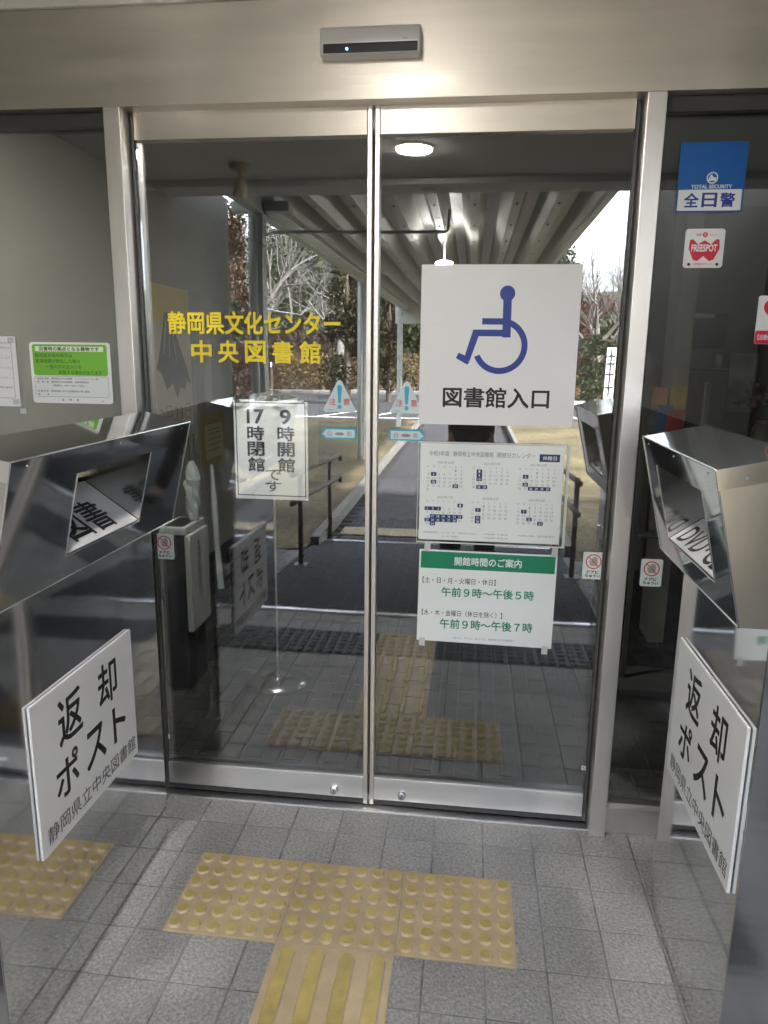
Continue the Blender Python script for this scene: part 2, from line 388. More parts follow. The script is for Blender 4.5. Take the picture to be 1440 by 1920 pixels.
obj('back_wing', B(4.201, 14, .001, 9, -.4, 2.60), CONC, lb)
obj('rear_wall', B(XL - .2, 4.2, 7.001, 9, -.4, 2.60), CONC, lb)
# ================================================================== FACADE
ef = thing('entrance_portal', (0, -.03, 0), 'brushed stainless steel entrance frame with tall header and two mullions', 'door frame')
obj('header', B(XL, XR, -.07, .10, 2.107, 2.349, bev=.002), STEEL, ef)
obj('ceiling_trim', B(XL, XR, -.082, .10, 2.3505, 2.399, bev=.003), mat('white trim', (.72, .70, .66), .5), ef)
obj('mullion', B(-.742, -.694, -.07, .02, 0, 2.1065, bev=.002), JAMB, ef)
obj('mullion', B(.700, .748, -.07, .02, 0, 2.1065, bev=.002), JAMB, ef)
obj('track', B(-.694, .70, .022, .08, 2.06, 2.1065), STEEL, ef)
obj('sill', B(-.694, .70, -.045, .045, -.004, .004, bev=.001), RAIL, ef)
def sidelight(x0, x1, label, mid=None):
    t = thing('side_window', ((x0 + x1) / 2, 0, 0), label, 'window')
    obj('pane', B(x0, x1, -.004, .004, .095, 2.07), GLASS, t)
    obj('bottom_rail', B(x0, x1, -.045, .02, 0, .085, bev=.002), JAMB, t)
    obj('bead', B(x0, x1, -.03, .015, .0855, .095), JAMB, t)
    obj('top_rail', B(x0, x1, -.03, .02, 2.07, 2.106), mat('dark frame', (.05, .05, .047), .4), t)
    return t
sidelight(XL, -.743, 'fixed glass side panel left of the doors holding the green notice')
sidelight(.749, XR, 'fixed glass side panel right of the doors holding the blue security sticker')
def door(x0, x1, knobx, label):
    t = thing('sliding_door', ((x0 + x1) / 2, 0, .012), label, 'door')
    obj('pane', B(x0 + .012, x1 - .012, -.004, .004, .108, 2.036), GLASS, t)
    obj('bottom_rail', B(x0 + .014, x1 - .014, -.018, .018, .03, .107, bev=.0015), RAIL, t)
    obj('rail_bead', B(x0 + .014, x1 - .014, -.012, .012, .1072, .118), mat('bead steel', (.30, .30, .30), .3, 1), t)
    obj('top_rail', B(x0 + .014, x1 - .014, -.018, .018, 2.036, 2.12, bev=.0015), STEEL, t)
    for a, b in ((x0, x0 + .0138), (x1 - .0138, x1)):
        inner = abs((a + b) / 2) < .1
        obj('stile', B(a, b, -.02, .02, .012, 2.12, bev=.002) if inner else B(a + .003, b - .003, -.012, .012, .012, 2.12), JAMB if inner else MATS.get('dark frame') or mat('dark frame', (.05, .05, .047), .4), t)
    obj('brush_strip', B(x0 + .002, x1 - .002, -.010, .010, .008, .0298), DARKM, t)
    k = NB(); tube(k, [(knobx, -.018, .056), (knobx, -.022, .056)], .0135, 20); tube(k, [(knobx, -.022, .056), (knobx, -.036, .056)], .0105, 20)
    kb = obj('lock_knob', k, mat('chrome', (.75, .75, .76), .12, 1), t, smooth=False)
    k = NB(); box(k, knobx - .0012, knobx + .0012, -.0366, -.0361, .050, .062); obj('keyhole', k, BLACK, kb)
    return t
door(-.694, -.0035, -.113, 'left glass sliding door lettered in yellow')
door(.0035, .698, .11, 'right glass sliding door carrying the wheelchair sign')
# pale rail tracking nubs
for x, lab in ((-.690, 'tiny white maker sticker at the low left corner of the left door'), (.674, 'tiny white maker sticker at the low right corner of the right door')):
    o = obj('maker_sticker', slab(NB(), FS, rect(x + .0, x + .013, .185, .20), .0045, .0055), WHITE); tag(o, lab, 'sticker')
    letter(o, 'S', FS, x + .003, x + .010, .188, .197, .0058, BLACK)
# sensor
s = thing('door_sensor', (0, -.071, 2.197), 'silver motion sensor bar mounted on the steel header above the doors', 'sensor')
obj('housing', B(-.128, .130, -.115, -.0705, 2.197, 2.262, bev=.006), SILV, s, smooth=True)
obj('lens_strip', B(-.118, .122, -.118, -.1152, 2.201, 2.222, bev=.002), BLKP, s)
k = NB(); tube(k, [(-.057, -.1195, 2.209), (-.057, -.1182, 2.209)], .0025, 12); obj('status_light', k, LED, s)
obj('lip', B(-.122, .125, -.1165, -.1152, 2.2235, 2.226), mat('bright lip', (.8, .8, .8), .3, .5), s)
o = letter(s, 'OPTEX', FS, .084, .096, 2.2285, 2.2315, .1154, GREY, name='maker_mark')

# ================================================================== PRINTS ON THE GLASS
H0 = .0045                                       # just proud of the pane (outer face y = -.004)
y1 = thing('door_lettering', (-.35, -.005, 1.51), 'upper line of yellow lettering naming the culture centre on the left door', 'lettering')
letter(y1, '静岡県文化センター', FS, -.612, -.096, 1.509, 1.572, H0, YELL, .022, 'glyphs')
y2 = thing('door_lettering', (-.35, -.005, 1.427), 'lower line of yellow lettering naming the central library on the left door', 'lettering')
for i, ch in enumerate('中央図書館'): letter(y2, ch, FS, -.543 + i * .0822, -.543 + i * .0822 + .060, 1.427, 1.489, H0, YELL, .022, 'glyph')

# wheelchair sign
ws = obj('accessible_entrance_sign', slab(NB(), FS, rrect(.137, .577, 1.259, 1.702, .003), H0, H0 + .004), WHITE)
tag(ws, 'large square white board with blue wheelchair symbol on the right door', 'sign')
hz = H0 + .0046; bm = NB()
poly(bm, [FS.p(x, z, hz) for x, z in disc(.377, 1.625, .021)])
ringpoly(bm, FS, .362, 1.482, .060, .077, hz, -157, 68, 50)
def thick(pts, wd):
    out = []
    for i in range(len(pts) - 1): out.append((pts[i], pts[i + 1]))
    return out
poly(bm, [FS.p(x, z, hz - .0001) for x, z in ((.366, 1.625), (.389, 1.625), (.3905, 1.506), (.3675, 1.506))])
poly(bm, [FS.p(x, z, hz + .0001) for x, z in ((.310, 1.541), (.372, 1.541), (.372, 1.558), (.310, 1.558))])
poly(bm, [FS.p(x, z, hz + .0002) for x, z in ((.3905, 1.509), (.294, 1.509), (.286, 1.527), (.3905, 1.527))])
poly(bm, [FS.p(x, z, hz + .0003) for x, z in ((.286, 1.527), (.306, 1.522), (.278, 1.438), (.264, 1.452))])
poly(bm, [FS.p(x, z, hz + .0004) for x, z in ((.264, 1.456), (.278, 1.436), (.272, 1.430), (.240, 1.448), (.247, 1.463))])
obj('wheelchair_symbol', bm, BLUE, ws)
letter(ws, '図書館入口', FS, .207, .506, 1.310, 1.366, hz, BLACK, .018)

# opening calendar
cs = obj('opening_calendar', slab(NB(), FS, rect(.145, .560, .912, 1.203), H0, H0 + .0006), PAPER)
tag(cs, 'pale opening day calendar sheet with dark closed days under the wheelchair sign', 'notice')
hc = H0 + .0009
for tx, a0, a1 in (('令和3年度', .170, .230), ('静岡県立中央図書館', .241, .358), ('開館日カレンダー', .369, .478)): letter(cs, tx, FS, a0, a1, 1.166, 1.181, hc, GREY, .006)
obj('heading_box', slab(NB(), FS, rect(.490, .548, 1.157, 1.179), H0 + .0007, hc), NAVY, cs)
letter(cs, '休館日', FS, .499, .539, 1.162, 1.174, hc + .0003, PAPER, .012)
months = [('2021年10月', 5, 31, (4, 18, 29)), ('2021年11月', 1, 30, (1, 8, 15, 29, 30)), ('2021年12月', 3, 31, (6, 20, 28, 29, 30, 31)),
          ('2022年1月', 6, 31, (1, 2, 3, 4, 17, 18, 19, 20, 21, 22, 23, 24, 25, 26, 27, 28, 31)), ('2022年2月', 2, 28, (7, 21, 28)), ('2022年3月', 2, 31, (7, 22, 31))]
for k, (nm, d0, nd, closed) in enumerate(months):
    ox = .165 + (k % 3) * .134; oz = 1.143 - (k // 3) * .104
    t1 = NB()
    put(t1, nm, FS, ox + .032, ox + .078, oz, oz + .008, hc, 0)
    for c in range(7): put(t1, '日月火水木金土'[c], FS, ox + c * .0162 + .001, ox + c * .0162 + .006, oz - .011, oz - .006, hc, 0)
    for d in range(1, nd + 1):
        q = d + d0 - 1; c, r = q % 7, q // 7; xx = ox + c * .0162; zz = oz - .023 - r * .0116
        wd = .0038 if d < 10 else .0078
        if d in closed:
            c_ = obj('closed_day_cell', slab(NB(), FS, rect(xx - .004, xx + .0122, zz - .0022, zz + .0092), H0 + .0007, hc), NAVY, cs)
            letter(c_, str(d), FS, xx + .004 - wd / 2, xx + .004 + wd / 2, zz, zz + .0066, hc + .0003, PAPER, .012, 'figure')
        else: put(t1, str(d), FS, xx + .004 - wd / 2, xx + .004 + wd / 2, zz, zz + .0066, hc, 0)
    tag(obj('month_figures', t1, GREY, cs), kind='stuff')
for tx, a0, a1 in (('【開館時間】', .160, .20), ('土・日・月・火曜日及び休日', .214, .315), ('午前9時～午後5時', .34, .41), ('※資料点検・館内整理日', .44, .545)): letter(cs, tx, FS, a0, a1, .932, .9375, hc, GREY, 0)
letter(cs, '水・木・金曜日', FS, .214, .265, .921, .9265, hc, GREY, 0); letter(cs, '午前9時～午後7時', FS, .34, .41, .921, .9265, hc, GREY, 0)
bm = NB()
for r4 in (rect(.138, .1395, .902, 1.208), rect(.5685, .576, .902, 1.208), rect(.1395, .5685, .902, .906), rect(.1395, .5685, 1.204, 1.208)): slab(bm, FS, r4, H0 + .0003, H0 + .0015)
obj('sleeve_edge', bm, mat('sleeve edge', (.62, .66, .62), .3), cs)
# opening hours
oh = obj('opening_hours_notice', slab(NB(), FS, [(.149, .881), (.559, .879), (.557, .584), (.146, .589)], H0, H0 + .001), PAPER)
tag(oh, 'white opening hours notice with a green heading below the calendar', 'notice')
ho = H0 + .0013
obj('heading_band', slab(NB(), FS, [(.154, .876), (.554, .874), (.553, .821), (.153, .823)], H0 + .0011, ho), GREEN, oh)
letter(oh, '開館時間のご案内', FS, .256, .455, .835, .861, ho + .0003, PAPER, .016)
letter(oh, '【土・日・月・火曜日・休日】', FS, .160, .381, .776, .795, ho, mat('dark grey ink', (.04, .045, .045), .5), .006)
letter(oh, '午前９時～午後５時', FS, .219, .496, .735, .764, ho, GREEN, .018)
letter(oh, '【水・木・金曜日（休日を除く）】', FS, .160, .405, .672, .691, ho, MATS['dark grey ink'], .006)
letter(oh, '午前９時～午後７時', FS, .217, .497, .632, .662, ho, GREEN, .018)
letter(oh, '～調べる、考える、解決する　静岡県立中央図書館～', FS, .252, .448, .599, .606, ho, GREY, .0)
for x, z in ((.153, .572), (.528, .566), (.163, .876), (.54, .876)):
    o = obj('tape', slab(NB(), FS, [(x, z), (x + .018, z - .001), (x + .019, z + .026), (x + .001, z + .026)], H0 + .0022, H0 + .0026), mat('clear tape', (.55, .58, .57), .25), oh)
# blue security sticker
bs = obj('security_sticker', slab(NB(), FS, rect(.806, .974, 1.832, 2.003), H0, H0 + .001), SKYB)
tag(bs, 'blue and white security company sticker high on the right side panel', 'sticker')
obj('name_plate', slab(NB(), FS, rrect(.8095, .9695, 1.836, 1.888, .002), H0 + .0011, H0 + .0014), PAPER, bs)
letter(bs, 'TOTAL SECURITY', FS, .841, .943, 1.8905, 1.8995, H0 + .0013, PAPER, .02)
for i, ch in enumerate('全日警'): letter(bs, ch, FS, .826 + i * .0455, .826 + i * .0455 + .036, 1.845, 1.879, H0 + .0018, BLUE, .02)
bm = NB(); ringpoly(bm, FS, .892, 1.9165, .0115, .0145, H0 + .0013, n=28)
poly(bm, [FS.p(x, z, H0 + .0013) for x, z in ((.8815, 1.909), (.902, 1.909), (.902, 1.918), (.896, 1.917), (.889, 1.926), (.886, 1.922))]); obj('emblem', bm, PAPER, bs)
# wifi spot sticker
fsx = obj('wifi_spot_sticker', slab(NB(), FS, rrect(.838, .939, 1.692, 1.791, .008), H0, H0 + .001), WHITE)
tag(fsx, 'small white rounded wireless spot sticker with red banner on right panel', 'sticker')
bm = NB()
slab(bm, FS, [(.849, 1.741), (.862, 1.713), (.873, 1.709), (.8885, 1.722), (.904, 1.709), (.915, 1.713), (.928, 1.741), (.926, 1.763), (.919, 1.765), (.905, 1.752), (.8885, 1.762), (.872, 1.752), (.858, 1.765), (.851, 1.763)], H0 + .0011, H0 + .0014)
slab(bm, FS, disc(.8885, 1.776, .0065, 20), H0 + .0011, H0 + .0014); obj('banner', bm, RED, fsx)
letter(fsx, 'FREESPOT', FS, .856, .921, 1.734, 1.751, H0 + .0018, WHITE, .03)
letter(fsx, '無線', FS, .866, .879, 1.773, 1.779, H0 + .0013, RED, .01); letter(fsx, 'スポット', FS, .898, .918, 1.773, 1.778, H0 + .0013, RED, .01)
letter(fsx, 'C', FS, .8862, .8908, 1.773, 1.779, H0 + .0017, WHITE, .03)
letter(fsx, '公衆無線LANサービス', FS, .863, .914, 1.699, 1.705, H0 + .0013, RED, .01)
for x in (.849, .921): obj('corner_mark', slab(NB(), FS, disc(x + .004, 1.701, .004, 16), H0 + .0011, H0 + .0014), BLACK, fsx)
# AED sticker (cut by the picture edge)
ae = obj('defibrillator_sticker', slab(NB(), FS, rrect(1.042, 1.162, 1.495, 1.621, .006), H0, H0 + .001), WHITE)
tag(ae, 'white and red heart sticker at the right edge of the right side panel', 'sticker')
obj('red_band', slab(NB(), FS, rrect(1.0425, 1.1615, 1.4955, 1.530, .005), H0 + .0011, H0 + .0014), RED, ae)
hp = []
for i in range(40):
    t = 2 * math.pi * i / 40; hp.append((1.102 + .0028 * 16 * math.sin(t) ** 3, 1.582 + .0026 * (13 * math.cos(t) - 5 * math.cos(2 * t) - 2 * math.cos(3 * t) - math.cos(4 * t))))
obj('heart', slab(NB(), FS, hp, H0 + .0011, H0 + .0014), RED, ae)
letter(ae, 'AED', FS, 1.085, 1.119, 1.573, 1.588, H0 + .0018, WHITE, .03)
letter(ae, '【自動体外式除細動器】', FS, 1.050, 1.155, 1.506, 1.520, H0 + .0018, WHITE, .012)
# green disaster notice on the left panel
gs = obj('disaster_notice', slab(NB(), FS, rrect(-1.058, -.799, 1.297, 1.480, .010), H0, H0 + .0015), WHITE)
tag(gs, 'green and white rounded disaster building notice on the left side panel', 'notice')
obj('green_field', slab(NB(), FS, rrect(-1.049, -.809, 1.381, 1.474, .008), H0 + .0016, H0 + .0019), LIME, gs)
obj('title_strip', slab(NB(), FS, rect(-1.039, -.820, 1.453, 1.468), H0 + .002, H0 + .0022), mat('pale strip', (.75, .85, .68), .4), gs)
letter(gs, '災害時の拠点となる建物です', FS, -1.026, -.834, 1.4545, 1.4665, H0 + .0025, BLACK, .02)
for i, (tx, a0, a1) in enumerate((('警戒宣言発令時又は', -1.041, -.921), ('東海地震が発生した後は', -1.041, -.896), ('一般の方の立入りを', -1.008, -.893), ('制限する場合があります', -.968, -.828))):
    letter(gs, tx, FS, a0, a1, 1.4350 - i * .0168, 1.4470 - i * .0168, H0 + .0022, BLACK, .0)
obj('panel_outline', slab(NB(), FS, rrect(-1.049, -.809, 1.316, 1.379, .008), H0 + .0016, H0 + .0018), GREY, gs)
obj('white_field', slab(NB(), FS, rrect(-1.0478, -.8102, 1.3172, 1.3778, .007), H0 + .0019, H0 + .0020), PAPER, gs)
for tx, a0, a1, z in (('施設名 棟名　静岡県立中央図書館　インフォメーション棟', -1.041, -.842, 1.3685), ('管　理　者　静岡県立中央図書館　総務課管理係', -1.041, -.872, 1.3585),
                      ('（連絡先　054－262－1242）', -.990, -.888, 1.3480), ('耐 震 性 能　東海地震に対する耐震性能が高い建物', -1.041, -.872, 1.3305), ('備', -1.041, -1.034, 1.3205), ('考', -1.011, -1.004, 1.3205)):
    tag(letter(gs, tx, FS, a0, a1, z, z + .006, H0 + .0023, BLACK, .004, 'small_print'), kind='stuff')
[letter(gs, c, FS, -.964 + i * .024, -.957 + i * .024, 1.3035, 1.3105, H0 + .0018, BLACK, .006) for i, c in enumerate('静岡県')]; letter(gs, 'H18', FS, -.838, -.828, 1.303, 1.3075, H0 + .0018, BLACK, .0)
# paper at the far left
pp = obj('paper_notice', slab(NB(), FS, rect(-1.32, -1.103, 1.284, 1.496), H0, H0 + .0008), WHITE)
tag(pp, 'plain white paper notice cut by the left picture edge', 'notice')
bm = NB()
for r4 in (rect(-1.30, -1.1175, 1.4755, 1.477), rect(-1.119, -1.1175, 1.31, 1.4755), rect(-1.30, -1.1175, 1.309, 1.3105)): slab(bm, FS, r4, H0 + .0009, H0 + .0011)
obj('border_line', bm, GREY, pp)
for i, tx in enumerate(('図書館資料の返却は', '開館時間中にカウンターへお願いします', 'ＣＤ・ＤＶＤは専用のポストへ入れてください', '閉館中は返却ポストをご利用ください。', '図書館')):
    letter(pp, tx, FS, -1.29, -1.122, 1.459 - i * .030, 1.4655 - i * .030, H0 + .0011, GREY, 0)
for x, z in ((-1.127, 1.477), (-1.127, 1.29), (-1.106, 1.262)):
    obj('tape', slab(NB(), FS, rect(x, x + .020, z, z + .016), H0 + .0012, H0 + .0016), MATS['clear tape'], pp)
# caution triangles and automatic arrows
TRI = mat('pale caution print', (.60, .70, .74), .35)
for x, lab, d in ((-.097, 'pale blue caution triangle sticker on the left door', -1), (.101, 'pale blue caution triangle sticker on the right door', 1)):
    t_ = obj('caution_sticker', slab(NB(), FS, [(x - .049, 1.293), (x - .043, 1.288), (x + .043, 1.288), (x + .049, 1.293), (x + .007, 1.377), (x, 1.381), (x - .007, 1.377)], H0, H0 + .0006), TRI)
    tag(t_, lab, 'sticker')
    bm = NB(); poly(bm, [FS.p(a, b, H0 + .0009) for a, b in ((x - .0035, 1.314), (x + .0035, 1.314), (x + .0075, 1.361), (x + .004, 1.366), (x - .004, 1.366), (x - .0075, 1.361))]); poly(bm, [FS.p(a, b, H0 + .0009) for a, b in disc(x, 1.303, .0062, 18)])
    obj('exclamation_mark', bm, CYAN, t_)
    letter(t_, '注', FS, x - .031, x - .012, 1.308, 1.328, H0 + .0009, RED, .01); letter(t_, '意', FS, x + .012, x + .031, 1.308, 1.328, H0 + .0009, RED, .01)
    letter(t_, '両面貼り', FS, x - .036, x - .014, 1.2915, 1.2965, H0 + .0009, CYAN, .0)
    P = [(x - .057, 1.222), (x - .044, 1.208), (x + .050, 1.208), (x + .050, 1.241), (x - .044, 1.241)]
    if d > 0: P = [(2 * x - a, b) for a, b in P][::-1]
    a_ = obj('automatic_door_sticker', slab(NB(), FS, P, H0, H0 + .0005), CYAN)
    tag(a_, lab.replace('caution triangle sticker', 'automatic door arrow sticker'), 'sticker')
    P2 = [(x + (a - x) * .90, 1.2235 + (b - 1.2235) * .72) for a, b in P]; obj('arrow_field', slab(NB(), FS, P2, H0 + .0006, H0 + .0009), TRI, a_)
    letter(a_, '自', FS, x - .036, x - .024, 1.216, 1.232, H0 + .0012, GREY, 0); letter(a_, '動', FS, x + .022, x + .036, 1.216, 1.232, H0 + .0012, GREY, 0)
    bm = NB(); poly(bm, [FS.p(x + .014 * math.cos(t), 1.2235 + .0045 * math.sin(t), H0 + .0012) for t in [2 * math.pi * i / 20 for i in range(20)]]); obj('swing_mark', bm, GREY, a_)
# "mind the door" hand stickers
for x, z, lab in ((-.6895, .812, 'no touching hand sticker at the left edge of the left door'), (.633, .811, 'no touching hand sticker at the right edge of the right door'), (.800, .797, 'no touching hand sticker on the right side panel beside the mullion')):
    t_ = obj('hand_warning_sticker', slab(NB(), FS, rrect(x, x + .061, z, z + .083, .005), H0, H0 + .001), mat('sticker mint', (.66, .76, .72), .35)); tag(t_, lab, 'sticker')
    cx, cz = x + .0305, z + .054; bm = NB(); ringpoly(bm, FS, cx, cz, .0195, .0228, H0 + .0016, n=32); strokes(bm, FS, [((cx - .0145, cz + .0145), (cx + .0145, cz - .0145))], .003, H0 + .0017); ob = obj('prohibition_ring', bm, RED, t_)
    bm = NB(); poly(bm, [FS.p(cx + a, cz + b, H0 + .0013) for a, b in ((-.008, -.013), (.008, -.013), (.012, -.002), (.011, .011), (.0085, .011), (.0085, .014), (.006, .014), (.0055, .016), (.003, .016), (.0025, .015), (0, .015), (-.001, .012), (-.004, .012), (-.005, 0), (-.011, .005), (-.013, .003))]); obj('hand_symbol', bm, mat('hand grey', (.30, .36, .35), .5), t_)
    letter(t_, 'ドアに', FS, x + .014, x + .047, z + .0175, z + .0265, H0 + .0013, BLACK, .03); letter(t_, 'ちゅうい', FS, x + .009, x + .052, z + .006, z + .015, H0 + .0013, BLACK, .03)

# ================================================================== TACTILE PAVING
def dot_block(x, y, name, par, m, md, zt=.004, hgt=.0062):
    bm = B(x + .0006, x + .2994, y + .0006, y + .2994, -.0055, zt, bev=.001)
    for i in range(6):
        for j in range(6):
            cx, cyy = x + .025 + .05 * i, y + .025 + .05 * j
            lathe(bm, [(.0185, zt - .001), (.0182, zt + .0006), (.0158, zt + hgt * .82), (.0150, zt + hgt)], cx, cyy, 14, 0); bm.faces.ensure_lookup_table(); bm.faces[-1].material_index = 1
    return obj(name, bm, [m, md], par)
def bar_block(x, y, name, par, m, md, zt=.004, hgt=.006):
    bm = B(x + .0006, x + .2994, y + .0006, y + .2994, -.0055, zt, bev=.001)
    for i in range(4):
        cx = x + .0375 + .075 * i; r = .0165; ring = []
        for k in range(9): t = math.pi * k / 8; ring.append((cx + r * math.cos(t), y + .282 - r + r * math.sin(t)))
        for k in range(9): t = math.pi + math.pi * k / 8; ring.append((cx + r * math.cos(t), y + .012 + r + r * math.sin(t)))
        lo = [bm.verts.new((a + (a - cx) * .22, b, zt - .0005)) for a, b in ring]; hi = [bm.verts.new((a, b, zt + hgt)) for a, b in ring]
        bm.faces.new(hi).material_index = 1
        for k in range(len(ring)): bm.faces.new((lo[k], lo[(k + 1) % 18], hi[(k + 1) % 18], hi[k])).material_index = 0
    return obj(name, bm, [m, md], par)
tx0, ty0 = -.4505, -.3093
tp = thing('tactile_paving', (0, -.46, 0), 'yellow studded tactile strip laid across the floor in front of the doors', 'tactile paving')
for i in range(3): dot_block(tx0 + .3 * i, ty0 - .3, 'dot_block', tp, YT, YD)
tb = thing('tactile_paving', (0, -.9, 0), 'yellow ribbed tactile guide strip leading away from the doors to the camera', 'tactile paving')
for i in range(2): bar_block(tx0 + .3, ty0 - .6 - .3 * i, 'bar_block', tb, YT, YD)
dot_block(tx0 + .3, ty0 - 1.2, 'dot_block', tb, YT, YD)
td = thing('tactile_paving', (0, -1.36, 0), 'dark grey studded tactile row across the porch before the mat', 'tactile paving')
for i in (-2, -1, 0, 2, 3, 4): dot_block(tx0 + .3 * i, ty0 - 1.2, 'dot_block', td, DKT, DKT)

# ================================================================== BOOK RETURN BOXES
def return_box(sd, xb, xfb, xft, xr, zr, xk, y0, y1, oy0, oy1, label):
    """sd -1: left unit facing +x, +1: right unit facing -x"""
    t = thing('book_return_box', ((xb + xk) / 2, (y0 + y1) / 2, 0), label, 'return box')
    zb, zt = .995, 1.270
    b0, b1 = sorted((xb, xk))
    obj('body', B(b0, b1, y0 + .006, y1 - .012, .012, zb - .001, bev=.002), POLISH, t)
    obj('plinth', B(b0 + .012, b1 - .012, y0 + .02, y1 - .02, 0, .0118), BLKP, t)
    obj('end_panel', B(b0 + .0005, b1 - .0005, y0 + .0025, y0 + .0055, .013, zb - .002), mat('dull end steel', (.52, .53, .55), .16, 1, (4, .10, (2, 2, .3)), bump=(5, .12, (1, 1, 3), 2)), t)
    # hood shell
    bm = NB()
    def fp(tt, y): return (xfb + (xft - xfb) * tt, y, zb + (zt - zb) * tt)
    t0, t1 = (1.044 - zb) / (zt - zb), (1.216 - zb) / (zt - zb)
    for (ya, yb, ta, tb_) in ((y0, oy0, 0, 1), (oy1, y1, 0, 1), (oy0, oy1, 0, t0), (oy0, oy1, t1, 1)):
        poly(bm, [fp(ta, ya), fp(ta, yb), fp(tb_, yb), fp(tb_, ya)])
    poly(bm, [(xft, y0, zt), (xft, y1, zt), (xr, y1, zr), (xr, y0, zr)]); poly(bm, [(xr, y0, zr), (xr, y1, zr), (xk, y1, 1.20), (xk, y0, 1.20)])
    poly(bm, [(xk, y0, 1.20), (xk, y1, 1.20), (xk, y1, zb), (xk, y0, zb)]); poly(bm, [(xfb, y0, zb), (xfb, y1, zb), (xk, y1, zb), (xk, y0, zb)])
    poly(bm, [(xfb, y1, zb), (xft, y1, zt), (xr, y1, zr), (xk, y1, 1.20), (xk, y1, zb)])
    bmesh.ops.remove_doubles(bm, verts=bm.verts, dist=1e-5)
    h = obj('hood', bm, POLISH, t)
    s = 1 if sd < 0 else -1
    # near end cap with its folded flange
    bm = NB(); sec = [(xfb, zb), (xft, zt), (xr, zr), (xk, 1.20), (xk, zb)]
    prism_y(bm, sec, y0 - .0015, y0 - .0002); ec = obj('end_cap', bm, SATIN, t)
    bm = NB(); prism_y(bm, [(xft + (xfb - xft) * .127 + s * .0012, zt - .035), (xft + s * .0012, zt + .0005), (xr, zr + .0005), (xr, zr - .035)], y0 - .0028, y0 - .0016); obj('flange', bm, mat('bright flange', (.85, .84, .82), .16, 1), ec)
    k = NB(); tube(k, [(xft - s * .05, y0 - .0045, zt - .012), (xft - s * .05, y0 - .0029, zt - .012)], .003, 10); obj('rivet', k, GREY, ec)
    # bright folded edges
    e = MATS.get('edge') or mat('edge', (.85, .85, .84), .18, 1)
    bm = NB(); tube(bm, [(xft, y0, zt), (xft, y1, zt)], .0022, 8); obj('hood_edge', bm, e, h)
    bm = NB(); tube(bm, [(xft, y1, zt), (xfb, y1, zb)], .0020, 8); obj('hood_edge', bm, e, h)
    bm = NB(); tube(bm, [(xft, y0, zt), (xfb, y0, zb)], .0020, 8); obj('hood_edge', bm, e, h)
    bm = NB(); tube(bm, [(xfb, y0, zb), (xfb, y1, zb)], .0016, 8); obj('hood_edge', bm, e, h)
    for yy in (oy0, oy1): bm = NB(); tube(bm, [fp(t0, yy), fp(t1, yy)], .0016, 8); obj('opening_edge', bm, e, h)
    bm = NB(); tube(bm, [fp(t0, oy0), fp(t0, oy1)], .0016, 8); obj('opening_edge', bm, e, h)
    for i in range(3):
        yy = y0 + .05 + (y1 - y0 - .10) * i / 2; c_ = Vector(fp(.955, yy)); nrm = Vector((s * (zt - zb), 0, -s * (xft - xfb))).normalized()
        k = NB(); tube(k, [c_, c_ + nrm * .0022], [.0024, .0018], 10); obj('rivet', k, MATS['dull end steel'], h)
    # chute inside the opening
    o0, o1 = fp(t0, 0), fp(t1, 0); xi = xft - s * .20
    bm = NB()
    cf = [(o0[0], oy0, o0[2]), (o0[0], oy1, o0[2]), (xi, oy1, 1.148), (xi, oy0, 1.148)]
    poly(bm, cf)
    poly(bm, [(o0[0], oy1, o0[2]), (o1[0], oy1, o1[2]), (xi, oy1, 1.25), (xi, oy1, 1.148)]); poly(bm, [(o0[0], oy0, o0[2]), (o1[0], oy0, o1[2]), (xi, oy0, 1.25), (xi, oy0, 1.148)])
    poly(bm, [(xi, oy0, 1.148), (xi, oy1, 1.148), (xi, oy1, 1.25), (xi, oy0, 1.25)]); poly(bm, [(o1[0], oy0, o1[2]), (o1[0], oy1, o1[2]), (xi, oy1, 1.25), (xi, oy0, 1.25)])
    ch = obj('chute', bm, mat('chute steel', (.55, .55, .55), .12, 1), t)
    bm = NB(); box(bm, min(xi, xi + s * .004), max(xi, xi + s * .004), oy0 + .01, oy1 - .10, 1.15, 1.205); obj('flap', bm, mat('flap paint', (.55, .51, .45), .5), ch)
    # label plate on the chute floor
    r = Vector((0, s, 0)); u = (Vector((xi, 0, 1.148)) - Vector((o0[0], 0, o0[2]))).normalized()
    org = Vector((o0[0], oy0 if s > 0 else oy1, o0[2])); fr = Fr(org, r, u)
    if fr.n.z < 0: fr.n = -fr.n
    W_ = abs(oy1 - oy0); D_ = .165
    lp = obj('chute_label', slab(NB(), fr, rect(.004, W_ - .004, .004, D_), .001, .002), WHITE, ch)
    if s > 0:
        fr2 = Fr(fr.p(.07, .018, 0), r, u); fr2.n = fr.n
        letter(lp, '図書', fr2, 0, .19, 0, .092, .0026, BLACK, .012)
    else:
        for tx, a0, a1, b0_, b1_ in (('DVD', .03, .165, .012, .064), ('・', .180, .190, .033, .043), ('CD', .205, .305, .012, .064)): letter(lp, tx, fr, a0, a1, b0_, b1_, .0026, BLACK, .012)
    return t
return_box(-1, -.588, -.530, -.466, -.592, 1.2955, -.95, -1.020, -.235, -.794, -.460, 'long polished steel book return box with book slot left of the doors')
return_box(1, .822, .766, .700, .84, 1.301, 1.16, -.870, -.330, -.765, -.430, 'shorter polished steel return box with disc slot right of the doors')
